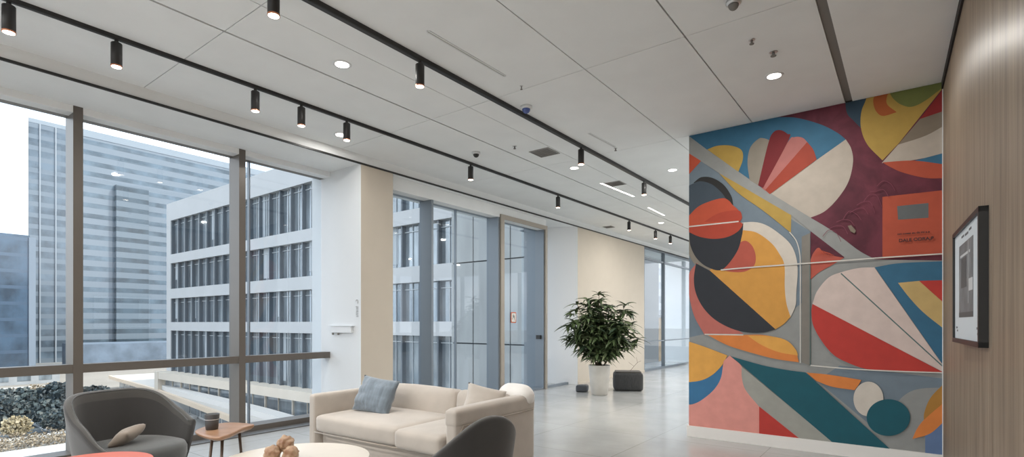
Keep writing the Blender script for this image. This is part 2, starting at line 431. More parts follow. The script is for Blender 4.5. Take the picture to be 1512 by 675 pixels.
sh('blue', (1000, 150, k), (1141, 150, k), (1143, 173.5, k), (1175, 174), (1212, 184), (1236, 196), (1249, 206, k), (1137, 287, k), (1000, 198, k))
sh('cream', (1249, 206, k), (1257, 220), (1259.5, 240), (1253, 268), (1238, 292), (1218, 312), (1196, 322, k), (1136, 286, k))
sh('navy', (1247, 130, k), (1290, 120, k), (1272, 190, k), (1260, 178), (1250, 165))
sh('mustard', (1280, 110, k), (1280, 142), (1272, 165), (1271.5, 190), (1281, 214), (1303, 237, k), (1327, 212, k), (1394, 128, k), (1394, 80, k))
sh('rust', (1314, 130, k), (1306, 134), (1292, 142), (1289.5, 152), (1294, 165), (1304, 171.5), (1324, 166, k), (1309, 152))
sh('olive', (1314, 130, k), (1314, 138, k), (1319, 146), (1330, 154.5), (1346, 158), (1366, 149), (1394, 128, k), (1394, 90, k))
sh('red', (1394, 130, k), (1358, 176, k), (1394, 165, k))
sh('taupe', (1358.5, 176, k), (1394, 164, k), (1394, 187, k), (1366, 201), (1326, 214, k))
sh('cream', (1326, 214, k), (1366, 201), (1394, 186, k), (1394, 228, k), (1340, 238), (1302, 241, k))
sh('blue', (1345, 239, k), (1394, 226, k), (1394, 243, k))
sh('orange', (1303, 240, k), (1348, 237.5), (1394, 243, k), (1394, 263.5, k), (1366, 263), (1333, 255), (1315, 247))
sh('orange', (1303, 291, k), (1394, 281, k), (1394, 376, k), (1303, 382, k))
sh('cardgrey', (1324.7, 304.7, k), (1371, 300, k), (1371, 321.8, k), (1326, 324.8, k))
sh('maroon', (1197, 340, k), (1249, 380, k), (1197, 392, k))
sh('salmon', (1197, 384, k), (1201, 374), (1209, 366), (1219, 375), (1246, 381, k), (1228, 392), (1210, 402), (1197, 413, k))
sh('grey', (1000, 188, k), (1044, 221, k), (1124, 277, k), (1196, 321, k), (1232, 343), (1268, 370), (1292, 383, k), (1247, 383, k), (1247, 380, k), (1197, 341.5, k), (1168, 318, k), (1062, 256, k), (1000, 215, k))
sh('lens', (1010, 222, k), (1035.5, 238, k), (1010, 266, k))
sh('mustard', (1062, 256, k), (1090, 272, k), (1168.5, 318, k), (1168, 344, k), (1128, 312), (1090, 285))
sh('mustard', (1044.5, 221, k), (1060, 215.5), (1080, 215.5), (1095, 222), (1097, 236), (1090.5, 254, k))
sh('petal', (1121, 275, k), (1107, 266, k), (1104, 240), (1108, 218.5), (1120, 205.5), (1128.5, 204.6), (1138, 208, k))
sh('pink', (1125, 278, k), (1163, 211), (1173, 203), (1185, 203.7), (1193, 211, k), (1130, 282, k))
sh('drust', (1130, 281, k), (1192, 210, k), (1201, 221.5), (1206, 236, k), (1137, 287, k))
sh('dred', (1119.6, 274, k), (1134.5, 212.6), (1142, 196), (1152, 192.5), (1162.6, 198), (1164.7, 207), (1127, 278, k))
sh('char', (1024.6, 270, k), (1036, 262), (1052, 263), (1068.6, 273), (1080, 289.6), (1083, 303, k), (1068, 298, k))
sh('dslate', (1010, 279, k), (1024.6, 271), (1036, 268), (1052, 273), (1066, 285), (1075, 298, k), (1040, 310), (1010, 326, k))
sh('petal', (1010, 340, k), (1016, 370), (1026, 390), (1045, 400), (1070, 399, k), (1070, 340, k))
sh('rose', (1030, 388, k), (1019, 402), (1016, 420), (1019, 442), (1026, 468), (1041, 495, k), (1098, 493, k), (1080, 480), (1045, 440))
sh('offw', (1088, 330, k), (1112, 328), (1130, 332), (1148, 343), (1166, 359), (1175, 377), (1178, 400), (1176, 433), (1175, 451), (1167.5, 469, k), (1150, 440, k), (1150, 400, k), (1100, 345, k))
sh('yell', (1098, 340, k), (1118, 344), (1139, 359), (1151, 375), (1158.5, 392), (1159, 424), (1161.5, 448), (1167.5, 468, k), (1157, 479), (1145, 486.5, k), (1048, 400, k))
sh('salmon', (1098, 356), (1110, 362), (1116, 377), (1114, 392), (1101, 401), (1083, 402), (1065, 399, k), (1080, 370))
sh('ink', (1028, 389, k), (1025, 412), (1028, 433), (1038.5, 454), (1056, 472), (1080, 485), (1104, 491), (1127, 491), (1145.5, 486.5, k), (1049, 400, k))
sh('ink', (1018, 342, k), (1020, 363), (1029.5, 382), (1046, 395), (1067, 398), (1088, 373), (1096, 348), (1098, 330, k))
sh('lens', (1010, 328, k), (1029.5, 307), (1049, 297.5), (1068, 293), (1077, 297), (1082, 303), (1090, 310), (1096, 320.5), (1093, 327.5, k), (1010, 336, k))
sh('lens2', (1040, 328, k), (1062, 315), (1090, 311), (1096, 320.5), (1093, 327.5, k))
sh('lens2', (1010, 338, k), (1018, 343), (1034, 350), (1055, 353), (1075, 350), (1090, 342), (1097, 332), (1093, 328, k), (1010, 336, k))
rect_line('line', (1010, 335.8), (1091, 327.3), 1.8)
sh('dgrey', (1184, 350, k), (1196.5, 344, k), (1196.5, 540, k), (1184, 535, k))
polyline('line', [(1166, 343), (1176, 356), (1181, 374), (1182, 395), (1182, 440), (1182, 536)], 1.5)
# lower left
sh('oran', (1046, 495, k), (1098, 494.5), (1130, 495), (1160, 503), (1174, 516), (1180, 535, k), (1145, 530), (1110, 521), (1075, 510))
sh('amber', (1104, 495.5, k), (1139, 496.8), (1162, 503), (1175, 516), (1178.6, 525, k), (1150, 520), (1124, 509))
rect_line('line', (1041, 493.8), (1098, 494.6), 1.8)
sh('amber', (1010, 502, k), (1040.5, 512), (1074.6, 525, k), (1066, 540), (1052, 553.7), (1034.7, 562), (1010, 565, k))
sh('sky', (1010, 565, k), (1034.7, 562), (1052, 554), (1068, 539, k), (1065, 558), (1055, 575), (1037.6, 590), (1023, 596.5), (1010, 597, k))
sh('blush', (1078, 525, k), (1095.4, 541), (1096, 558), (1101, 575), (1115.6, 592.7), (1122, 601, k), (1121.4, 645, k), (1010, 628, k), (1010, 597, k), (1023, 597), (1037.6, 590), (1055, 575), (1065, 558), (1069, 533, k))
sh('lgrey', (1095.5, 541, k), (1200, 628, k), (1240, 660, k), (1190, 660, k), (1121, 600, k), (1101.5, 576), (1096, 558))
sh('tomato', (1121.4, 600, k), (1184, 650, k), (1121.4, 645, k))
sh('teal', (1079, 526, k), (1125, 539), (1160, 546), (1190, 550, k), (1320, 668, k), (1240, 662, k), (1200, 628, k), (1094, 538, k))
sh('oran', (1191, 550, k), (1226, 553.5), (1272, 561, k), (1268, 568), (1262, 576, k), (1229, 571), (1206, 562.5, k))
sh('offw', *[(1282.4 + 22 * math.cos(a * math.pi / 8), 589 + 25.5 * math.sin(a * math.pi / 8)) for a in range(16)])
sh('teal', *[(1311.8 + 32 * math.cos(a * math.pi / 8), 616.4 + 27 * math.sin(a * math.pi / 8)) for a in range(16)])
sh('peri', (1366, 610, k), (1394, 590, k), (1394, 690, k), (1366, 690, k))
sh('ochre', (1394, 566, k), (1374, 587), (1365, 608), (1364, 622, k), (1394, 600, k))
sh('oran', (1347, 648, k), (1354, 633), (1365, 619), (1394, 594, k), (1394, 622, k), (1373, 640))
# big right form
sh('blushw', (1200, 449, k), (1207, 430), (1224, 410), (1245, 401.5), (1269, 396), (1291, 395, k), (1394, 542, k), (1394, 550, k))
sh('tomato', (1200, 449, k), (1198.5, 461), (1201, 480), (1212.6, 502), (1230, 523), (1251, 535), (1284, 545.5), (1340, 548), (1394, 550.5, k))
rect_line('gline', (1242, 404), (1392, 541), 1.8)
sh('blue', (1292, 395, k), (1328, 389), (1394, 386, k), (1394, 541, k))
sh('blonde', (1326, 418, k), (1358, 415, k), (1394, 446, k), (1394, 486, k), (1364, 462), (1343, 440))
sh('tomato', (1357, 415, k), (1394, 414, k), (1394, 448, k))
polyline('line', [(1065, 399), (1110, 395), (1200, 388.5), (1300, 381), (1394, 375)], 1.9)
polyline('line', [(1196, 539.5), (1254, 544.5), (1320, 548), (1394, 550.5)], 1.8)
rect_line('gline', (1196.6, 392), (1196.6, 540), 1.2)
sh('taupe', (1252, 334, k), (1257, 333, k), (1264, 341, k), (1262, 345, k), (1256, 342, k))
for q in range(9):
    x0_ = 1215 + q * 10; y0_ = 352 - q * 9
    polyline('wine', [(x0_, y0_ + random.uniform(-6, 6)), (x0_ + 9, y0_ - 9 + random.uniform(-4, 4)), (x0_ + 20, y0_ - 8), (x0_ + 27, y0_ + 4 + random.uniform(-4, 4))], .7)
for q in range(6): polyline('lens', [(1203 + q * 3, 379 - q), (1209 + q * 3, 369 + q), (1217 + q * 3, 378)], .6)
names = sorted(paints)
bm = bmesh.new()
for i, (c, poly) in enumerate(MURAL):
    yy = YM - .003 - i * .00025
    q = [Vector((v.x, v.z)) for v in (atY(p.x, p.y, YM) for p in poly)]
    q = clip(q, XM0, XM1 - .016, .128, H - .002)
    cl = []
    for p in q:
        if not cl or (p - cl[-1]).length > 1e-5: cl.append(p)
    if len(cl) < 3: continue
    f = bm.faces.new([bm.verts.new((p.x, yy, p.y)) for p in cl]); f.material_index = names.index(c)
    f.normal_update()
bmesh.ops.triangulate(bm, faces=list(bm.faces))
me = bpy.data.meshes.new('mural')
for f in bm.faces:
    f.normal_update()
    if f.normal.y > 0: f.normal_flip()
bm.to_mesh(me); bm.free()
for n_ in names:
    me.materials.append(mat('paint_' + n_, tuple(c * .76 * {'blush': 1.4, 'offw': 1.1, 'blushw': 1.15, 'amber': 1.25, 'yell': 1.15, 'oran': 1.2, 'tomato': 1.15, 'cream': .85, 'blue': .85, 'lgrey': 1.1, 'dred': .8}.get(n_, 1) for c in hexc(paints[n_])), .7, var=.05, vscale=9, bump=.05, bscale=40))  # lower-half paints raised, cream lowered: uneven lighting put into the colours
mm = me.materials[names.index('maroon')]
rmp = [x for x in mm.node_tree.nodes if x.type == 'TEX_NOISE'][0]; rmp.inputs['Distortion'].default_value = 2.5; rmp.inputs['Scale'].default_value = 2.2
rr_ = [x for x in mm.node_tree.nodes if x.type == 'VALTORGB'][0]; rr_.color_ramp.elements[0].color = (*[c * .7 for c in hexc('#5c1c30')], 1); rr_.color_ramp.elements[1].color = (*[c * .7 for c in hexc('#7a3144')], 1)
mural = bpy.data.objects.new('mural', me); COL.objects.link(mural)
tag(mural, 'large abstract mural of curved colour fields painted on the end wall', 'mural')
# lettering on the orange card
def lettering(txt, px, py, size, parent, m, name='lettering', ydepth=YM - .022, xs_=1.0):
    cu = bpy.data.curves.new(name, 'FONT'); cu.body = txt; cu.size = size; cu.extrude = .0008; cu.offset = size * .02
    o = bpy.data.objects.new('tmp_text', cu); COL.objects.link(o)
    bpy.context.view_layer.update()
    dg = bpy.context.evaluated_depsgraph_get(); me_ = bpy.data.meshes.new_from_object(o.evaluated_get(dg))
    bpy.data.objects.remove(o)
    me_.materials.clear(); me_.materials.append(m)
    t = bpy.data.objects.new(name, me_); COL.objects.link(t); t.parent = parent
    p = atY(px, py, YM); t.location = (p.x, ydepth, p.z); t.rotation_euler = (R(90), 0, 0); t.scale = (xs_, 1, 1)
    return t
Mink = mat('mural_ink', (.03, .02, .025), .7)
lettering('DALE ODRA,P', 1327, 358.0, .042, mural, Mink, xs_=1.0)
lettering('oni coeas eu da mi a a', 1325, 347.5, .026, mural, Mink, xs_=1.05)

# ================================================================ ceiling fittings
def track(name, x0, y0, x1, y1, z, w_, h_, label):
    bm = bmesh.new(); ang = Vector((x1 - x0, y1 - y0)); L = ang.length
    box(bm, -w_ / 2, w_ / 2, 0, L, -h_, 0)
    box(bm, -w_ / 2 + .008, w_ / 2 - .008, 0, L, -h_ - .002, -h_)
    o = obj(name, bm, M['black']); o.location = (x0, y0, z); o.rotation_euler = (0, 0, -math.atan2(x1 - x0, y1 - y0))
    return tag(o, label, 'lighting track')
t3x = -3.29
track('lighting_track', t3x, YB, t3x, 18.8, H, .046, .036, 'widest black ceiling track, nearest to the mural, running into the room')
def t2x(y): return -4.955 + .0125 * y
track('lighting_track', t2x(YB), YB, t2x(18.8), 18.8, H, .036, .03, 'black ceiling track in the middle, carrying many small cylinder spots')
track('lighting_track', XT + .005, YB, XT + .005, 18.8, SOF + .01, .026, .02, 'thin black ceiling track at the edge of the window soffit')
def make_spot():
    t = thing('track_spotlight', 'x', 'spotlight', (0, 0, 0), 0, 'cylinder spots on the ceiling tracks')
    bm = bmesh.new(); lathe(bm, [(.014, -.03), (.014, 0)], 12); obj('stem', bm, M['black'], t)
    bm = bmesh.new(); lathe(bm, [(.034, -.205), (.0375, -.203), (.0375, -.032), (.034, -.028)], 24); hs_ = obj('housing', bm, M['black'], t, True)
    bm = bmesh.new(); lathe(bm, [(.036, -.213), (.0385, -.213), (.0385, -.203), (.036, -.203)], 24); obj('rim', bm, M['copper'], hs_)
    bm = bmesh.new(); lathe(bm, [(.02, -.2165), (.033, -.214), (.0345, -.207)], 24); obj('lens', bm, M['lamp'], hs_, True)
    return t
spot0 = make_spot()
def ray_y(px, X): a = d(px); return X * a[1] / a[0]
spots = []
desc2 = {13: 'black cylinder spot at the top left corner of the ceiling, cut by the frame', 172: 'brightly lit cylinder spot nearest the left window on the middle track',
         377: 'left one of the two close cylinder spots above the white column', 445: 'right one of the two close cylinder spots above the window wall',
         512: 'cylinder spot hanging right beside a lit round downlight', 695: 'small cylinder spot hanging just below the dark dome camera',
         824: 'small cylinder spot on the middle track above the glass door', 929: 'distant cylinder spot above the tall plant',
         968: 'distant cylinder spot above the far window, left of the last one', 990: 'last tiny cylinder spot of the middle track, closest to the mural edge'}
for px in desc2:
    y = ray_y(px, -4.9); y = ray_y(px, t2x(y)); spots.append((t2x(y), y, H - .03, desc2[px]))
desc3 = {404: 'large glowing cylinder spot cut by the top edge of the photo', 620: 'large glowing cylinder spot in the middle of the widest track',
         858: 'glowing cylinder spot on the widest track beyond the white dome sensor', 951: 'furthest cylinder spot of the widest track, left of the mural'}
for px in desc3: spots.append((t3x, ray_y(px, t3x), H - .036, desc3[px]))
def spot_or_fill(x, y, z, power, ang=70):
    l = bpy.data.lights.new('spot_or_fill', 'SPOT'); l.energy = power; l.color = (1, .95, .89); l.spot_size = R(ang); l.spot_blend = .8; l.shadow_soft_size = .03
    o = bpy.data.objects.new('spot_or_fill', l); COL.objects.link(o); o.location = (x, y, z - .225); return o
for i, (x, y, z, lb) in enumerate(spots):
    if i == 0: spot0.location = (x, y, z); spot0['label'] = lb
    else: dup(spot0, (x, y, z), None, lb)
    spot_or_fill(x, y, z, 28)
for k_ in range(4):                         # bare fill lights added along the tracks, unseen behind the camera
    spot_or_fill(t2x(-1.2 * k_), -.5 - 1.3 * k_, H, 22); spot_or_fill(t3x, -.2 - 1.5 * k_, H, 22)
def make_down():
    t = thing('recessed_downlight', 'x', 'downlight', (0, 0, 0), 0, 'round downlights in the ceiling')
    bm = bmesh.new()
    prof = [(.058, -.004), (.075, -.006), (.080, -.002), (.080, .0)]
    lathe(bm, prof, 36, caps=False); obj('rim', bm, M['white'], t, True)
    bm = bmesh.new(); lathe(bm, [(.001, -.0045), (.060, -.0035)], 36, caps=False); obj('lens', bm, M['lampw'], t, True)
    return t
down0 = make_down()
dls = [((505, 95), 'lit round downlight between the two upper tracks, alone on its panel'), ((1143, 112), 'lit round downlight in the ceiling above the mural'),
       ((993, 251), 'lit round downlight just left of the mural top corner'), ((848, 248), 'small lit downlight beside a cylinder spot and a grey grille'),
       ((503, 199), 'lit downlight right behind a hanging cylinder spot'), ((848, 329), 'tiny lit downlight far back above the far windows')]
def down_or_fill(x, y, power=19):
    l = bpy.data.lights.new('downlight_or_fill', 'AREA'); l.shape = 'DISK'; l.size = .11; l.energy = power; l.color = (1, .97, .92)
    o = bpy.data.objects.new('downlight_or_fill', l); COL.objects.link(o); o.location = (x, y, H - .012)
for i, ((px, py), lb) in enumerate(dls):
    if i == 5: px = 976
    p = atZ(px, py, H)
    if i == 0: down0.location = p; down0['label'] = lb
    else: dup(down0, p, None, lb)
    down_or_fill(p.x, p.y, 6 if i == 4 else 19)
for x in (-5.3, -3.9, -1.9, -.97):  # unseen fill lamps added behind the camera, without fixtures
    for y in (-5.5, -2.9, -.6): down_or_fill(x, y, 26)
for x, e_ in ((-2.4, 36), (1.5, 42)):  # bare fill lamps added out of sight beyond the mural wall
    for y in (10.2, 12.6, 15.0, 17.2): down_or_fill(x, y, e_)
# linear lights
def linear(p0, p1, w_, name, label, cat, m, depth=.006, on=0):
    a, b_ = atZ(*p0, H), atZ(*p1, H); L = (b_ - a).length
    t = thing(name, label, cat, a, -math.atan2(b_.x - a.x, b_.y - a.y))
    bm = bmesh.new(); box(bm, -w_ / 2 - .012, -w_ / 2, 0, L, -depth, 0); box(bm, w_ / 2, w_ / 2 + .012, 0, L, -depth, 0); box(bm, -w_ / 2, w_ / 2, -.012, 0, -depth, 0); box(bm, -w_ / 2, w_ / 2, L, L + .012, -depth, 0)
    obj('frame', bm, M['white'], t)
    obj('diffuser' if on else 'slot', B(-w_ / 2, w_ / 2, 0, L, -depth * .5, 0), m, t)
    return t
Mslot = mat('slot_grey', (.40, .39, .37), .7)
linear((632, 46), (745, 112), .012, 'slot_diffuser', 'long thin air slot beside the widest ceiling track, nearest to the viewer', 'air slot', Mslot)
linear((870, 197), (908, 217), .012, 'slot_diffuser', 'short thin air slot further back, left of the mural', 'air slot', Mslot)
linear((887, 270), (936, 290), .035, 'linear_light', 'lit linear ceiling light between the tracks, beside a small grey grille', 'ceiling light', M['lampw'], on=1)
linear((957, 306), (981, 318), .03, 'linear_light', 'faint far linear ceiling light closest to the mural edge', 'ceiling light', M['lampw'], on=1)
def grille(px, py, s, label, cat='air vent'):
    p = atZ(px, py, H); t = thing('ceiling_vent', label, cat, p)
    vf_ = obj('frame', bevel_all(B(-s, s, -s, s, -.008, 0), .003, 1), mat('vent_grey', (.30, .29, .28), .6), t)
    for q in range(7):
        y = -s + (q + .8) * 2 * s / 8.2; obj('slat', B(-s * .88, s * .88, y, y + .012, -.014, -.008), M['gap_grey'], vf_)
grille(804, 225, .15, 'square grey air vent in the ceiling between the tracks')
grille(909, 271, .13, 'small grey ceiling vent right beside the lit linear light')
grille(899, 335, .11, 'far small ceiling vent above the tall plant')
def dome(px, py, z, rad, label, name, m1, m2):
    p = atZ(px, py, z); t = thing(name, label, 'camera' if 'camera' in name else 'sensor', (p.x, p.y, H))
    bm = bmesh.new(); lathe(bm, [(rad, 0), (rad * 1.02, -rad * .35), (rad * .85, -rad * .5)], 24); obj('base', bm, m1, t, True)
    bm = bmesh.new(); lathe(bm, [(rad * .7 * math.cos(a * math.pi / 16), -rad * .5 - rad * .75 * math.sin(a * math.pi / 16)) for a in range(0, 8)] + [(.002, -rad * 1.25)], 20); obj('dome', bm, m2, t, True)
Mlens = mat('blue_lens', (.08, .12, .35), .15)
dome(703, 225, H, .055, 'dark dome security camera hanging under the ceiling above a small spot', 'dome_camera', M['white'], M['black'])
dome(777, 157, H, .06, 'white dome camera with a bluish lens touching the widest track', 'dome_camera', M['white'], Mlens)
dome(1083, 2, H, .05, 'round smoke detector cut by the top edge, above the mural side', 'smoke_detector', M['chrome'], M['gap_grey'])
def sprinkler(px, py, label, rad=.022):
    p = atZ(px, py, H); t = thing('sprinkler_head', label, 'sprinkler', p)
    bm = bmesh.new(); lathe(bm, [(rad, -.003), (rad * 1.2, 0)], 20); obj('escutcheon', bm, M['chrome'], t, True)
    bm = bmesh.new(); lathe(bm, [(rad * .3, -.03), (rad * .4, -.004)], 12); lathe(bm, [(rad * .8, -.034), (rad * .8, -.03)], 16); obj('deflector', bm, M['gap_grey'], t)
sprinkler(1110, 59, 'small ceiling sprinkler left of another, further from the lit downlight over the mural')
sprinkler(1142, 77, 'small ceiling sprinkler directly above the lit downlight over the mural', .028)
sprinkler(760, 216, 'small ceiling sprinkler left of the square grey vent')
sprinkler(770, 127, 'tiny dark ceiling fitting next to a panel joint and the widest track', .014)
sprinkler(909, 219, 'tiny ceiling fitting at the far end of the short air slot', .02)

# ================================================================ picture on wooden wall
pa, pb = Vector((.249, 4.66, 0)), Vector((.297, 3.59, 0))
L = (pb - pa).length
pic = thing('picture_frame', 'black framed picture with white mat hanging on the wooden wall', 'picture', (pa.x, pa.y, 1.585), math.atan2(pb.y - pa.y, pb.x - pa.x))
# local x runs along the picture from far to near, local -y... faces the room
hh = .362
Mfr = mat('picture_frame_black', (.015, .014, .013), .4); Mmat = mat('picture_mat', (.62, .68, .72), .5)
bm = bmesh.new()
for a in ((0, L, -hh, -hh + .028), (0, L, hh - .028, hh), (0, .028, -hh, hh), (L - .028, L, -hh, hh)): box(bm, a[0], a[1], -.014, .026, a[2], a[3])
fr_ = obj('frame', bm, Mfr, pic)
mb_ = obj('mat_board', B(.028, L - .028, -.002, .018, -hh + .028, hh - .028), Mmat, pic)
bm = bmesh.new(); box(bm, .24, L - .26, -.0035, -.002, -.20, .25, 0); box(bm, .24, L - .26, -.0042, -.0035, -.20, -.17, 1); box(bm, .34, .56, -.0045, -.0035, -.02, .16, 1); box(bm, .62, .66, -.0045, -.0035, -.12, .25, 3)
box(bm, .66, .80, -.0045, -.0035, -.05, .02, 2); box(bm, .3, .7, -.0042, -.0035, .17, .185, 2)
obj('print', bm, [mat('print_grey', (.16, .17, .18), .5, var=.3, vscale=5), mat('print_dark', (.07, .075, .08), .5), mat('print_light', (.55, .57, .58), .5), mat('print_mid', (.28, .29, .30), .5)], mb_)
bm = bmesh.new()
for u, v, ww in ((.1, -.27, .05), (.14, -.29, .03), (L - .14, -.27, .06), (L - .12, -.30, .04), (.35, .29, .10), (.5, .285, .12), (.66, .295, .08)): obj('printed_mark', B(u, u + ww, -.004, -.002, v, v + .012), M.setdefault('pink_', mat('print_ink', (.12, .12, .13), .6)), mb_)

# ================================================================ wall items on the white column
c0 = atY(493, 481, Y1a); c1 = atY(522, 491, Y1a)
t = thing('wall_shelf', 'small white control box with two dark knobs on the white column', 'wall box', ((c0.x + c1.x) / 2, Y1a, 1.26))
w2 = (c1.x - c0.x) / 2
obj('housing', bevel_all(B(-w2, w2, -.045, -.001, -.045, .045), .006, 2), M['white'], t)
obj('ledge', B(-w2 - .07, w2 + .03, -.055, -.001, .045, .052), M['white'], t)
for x in (-w2 * .9, -w2 * .35):
    bm = bmesh.new(); lathe(bm, [(.014, -.03), (.016, 0)], 12); obj('knob', bm, M['gap_grey'], t, loc=(x, -.03, -.045))
c2 = atY(528, 457, Y1a)
bm = bmesh.new()
for i in range(7):
    z = -.10 + i * .022
    for j in range(2): box(bm, -.03 + j * .028 + random.uniform(-.004, .004), -.012 + j * .028, -.002, 0, z, z + random.uniform(.008, .016))
dk = bmesh.new(); tube(dk, [(-.01 + .022 * math.cos(a), -.002, .10 + .03 * math.sin(a)) for a in [i * .4 for i in range(-2, 8)]], .003, 6)
t = thing('wall_decal', 'small grey printed marks high on the white column above the control box', 'wall decal', (c2.x, Y1a - .001, c2.z)); mdk = mat('decal_grey', (.30, .31, .32), .6)
obj('printed_code', bm, mdk, t); obj('hook_mark', dk, mdk, t)
# sign on the glass door
sp = atX(757.5, 469, X2 - .2)
t = thing('door_sign', 'small rounded white sign with orange red border stuck on the glass door', 'sign', (X2 - .2 + .012, sp.y, sp.z))
Mred = mat('sign_red', (.62, .13, .05), .5)
def rr(bm, w_, h_, r_, x0, x1, mi=0):
    pts = []
    for cx_, cy_, a0 in ((w_ - r_, h_ - r_, 0), (-w_ + r_, h_ - r_, 90), (-w_ + r_, -h_ + r_, 180), (w_ - r_, -h_ + r_, 270)):
        for s in range(5): a = R(a0 + s * 22.5); pts.append((cx_ + r_ * math.cos(a), cy_ + r_ * math.sin(a)))
    lo = [bm.verts.new((x0, p[0], p[1])) for p in pts]; hi = [bm.verts.new((x1, p[0], p[1])) for p in pts]
    for i in range(len(pts)): bm.faces.new((lo[i], lo[(i + 1) % len(pts)], hi[(i + 1) % len(pts)], hi[i])).material_index = mi
    bm.faces.new(hi).material_index = mi; bm.faces.new(lo).material_index = mi
bm = bmesh.new(); rr(bm, .085, .105, .03, 0, .003); obj('border', bm, Mred, t)
bm = bmesh.new(); rr(bm, .066, .085, .02, .003, .005); obj('plate', bm, mat('sign_white', (.78, .78, .74), .5), t)
bm = bmesh.new()
box(bm, .005, .007, -.028, -.016, .0, .05); box(bm, .005, .007, -.006, .006, .005, .058); box(bm, .005, .007, .016, .028, -.04, .04); box(bm, .005, .007, -.03, .026, .008, .018)
tube(bm, [(.006, .03 * math.cos(a), -.02 + .03 * math.sin(a)) for a in [i * .5 for i in range(7)]], .004, 5)
obj('pictogram', bm, M['gap_grey'], t)
obj('red_dot', B(.005, .007, -.05, -.03, -.035, -.018), Mred, t); obj('red_dot', B(.005, .007, .035, .055, -.06, -.045), Mred, t)

# ================================================================ furniture
def fabric(name, col, rough=.85, var=.06, col2=None, b=.25):
    m = mat(name, col, rough, var=var, vscale=5, bump=b, bscale=350, col2=col2)
    m.node_tree.nodes['Principled BSDF'].inputs['Sheen Weight'].default_value = .35
    m.node_tree.nodes['Principled BSDF'].inputs['Sheen Roughness'].default_value = .5
    return m
Mch = fabric('charcoal_wool', (.029, .027, .026)); Mch_lit = fabric('charcoal_lit_rim', (.055, .052, .047))  # lighter rim fabric stands in for light on the rim's top
Mchs = fabric('charcoal_seat', (.062, .066, .066))
Msofa = fabric('oatmeal_fabric', (.46, .41, .36), b=.15)
Mpipe = fabric('oatmeal_piping', (.40, .34, .28))
Mblue = fabric('blue_grey_linen', (.17, .21, .25), var=.18); Mblue.node_tree.nodes['Mapping'].inputs['Scale'].default_value = (7, 7, .8)
Mtan = fabric('taupe_cushion', (.24, .195, .155), var=.1)
Msunlit = fabric('sun_highlight_white', (.82, .80, .77), b=.1)

def sgn(v): return 1 if v >= 0 else -1
def sup(a, b, th, e=.8):
    c, s = math.cos(th), math.sin(th)
    return Vector((-a * sgn(c) * abs(c) ** e, b * sgn(s) * abs(s) ** e))
def tub_chair(label, loc, rz, a=.45, b=.50, top=.78, near=(118, .50), far=(118, .50), fall=1.0):
    """near: arm on local -y, far: arm on local +y, each (spread in degrees, height of its front end)"""
    t = thing('tub_armchair', label, 'armchair', loc, rz)
    bm = bmesh.new(); N = 52; t0_, t1_ = -R(far[0]), R(near[0]); base_z = .13
    def rim(th):
        sp, lo = (R(near[0]), near[1]) if th > 0 else (R(far[0]), far[1])
        u = min(1, abs(th) / sp) ** fall
        return lo + (top - lo) * (.5 + .5 * math.cos(math.pi * u))
    def sup_(a_, b_, th): o = sup(a_, b_, th); return Vector((-o.x, -o.y))
    rows = []
    for i in range(N + 1):
        th = t0_ + (t1_ - t0_) * i / N; e = min(1, min(i, N - i) / N * 14 + .35)
        tk = .058 * math.sqrt(min(1, e)); zt = rim(th); prof = []
        for q in range(9):              # outer wall bottom -> top
            v = q / 8; z = base_z + (zt - base_z - .03) * v
            fl = .80 + .20 * (v ** .7)
            prof.append((fl, 0, z))
        for q in range(1, 7):           # rolled rim
            ang = math.pi * q / 7
            prof.append((1.0, tk * (.5 - .5 * math.cos(ang)), zt - .03 + .03 * math.sin(ang)))
        for q in range(9):
            v = 1 - q / 8; z = .30 + (zt - .03 - .30) * v
            prof.append((.90 + .10 * (v ** .7), tk, z))
        ring = []
        for fl, ins, z in prof:
            o = sup(a * fl, b * fl, th); o = Vector((o.x, -o.y)); nrm = o.normalized(); p = o - nrm * ins
            ring.append(bm.verts.new((p.x, p.y, z)))
        rows.append(ring)
    for r0, r1 in zip(rows, rows[1:]):
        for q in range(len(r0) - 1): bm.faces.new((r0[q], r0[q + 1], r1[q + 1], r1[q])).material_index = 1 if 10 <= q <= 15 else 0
        bm.faces.new((r0[-1], r0[0], r1[0], r1[-1]))
    bm.faces.new(rows[0]); bm.faces.new(rows[-1][::-1])
    sh_ = obj('shell', bm, [Mch, Mch_lit], t, True)
    # rim piping
    bm = bmesh.new(); pts = []
    for i in range(N + 1):
        th = (t0_ + (t1_ - t0_) * i / N) * .985; o = sup(a, b, th); o = Vector((o.x, -o.y)); nrm = o.normalized(); p = o - nrm * .054; pts.append((p.x, p.y, rim(th) - .012))
    tube(bm, pts, .004, 6); obj('piping', bm, Mchs, sh_, True)
    # seat
    bm = bmesh.new(); prof = [(.80, .15), (.92, .18), (.95, .24), (.95, .30), (.91, .335), (.80, .352), (.5, .362), (.001, .366)]
    rings = []
    for k_, z in prof:
        ring = []
        for i in range(40):
            th = 2 * math.pi * i / 40; aa = (a - .05) if math.cos(th) < 0 else (a + .02); o = sup(aa * k_, (b - .055) * k_, th, .8); ring.append(bm.verts.new((o.x, o.y, z)))
        rings.append(ring)
    for r0, r1 in zip(rings, rings[1:]):
        for i in range(40): bm.faces.new((r0[i], r0[(i + 1) % 40], r1[(i + 1) % 40], r1[i]))
    bm.faces.new(rings[0][::-1]); bm.faces.new(rings[-1]); obj('seat_cushion', bm, Mchs, t, True)
    bm = bmesh.new(); lathe(bm, [(.27, 0), (.28, .02), (.06, .03), (.06, .15), (.25, .17)], 32); obj('base', bm, M['black'], t)
    return t
tub_chair('dark grey tub armchair by the left window with a small brown cushion in it', (-5.15, 1.63, 0), R(14), a=.43, b=.425, top=.775, near=(128, .38), far=(114, .50), fall=1.9)
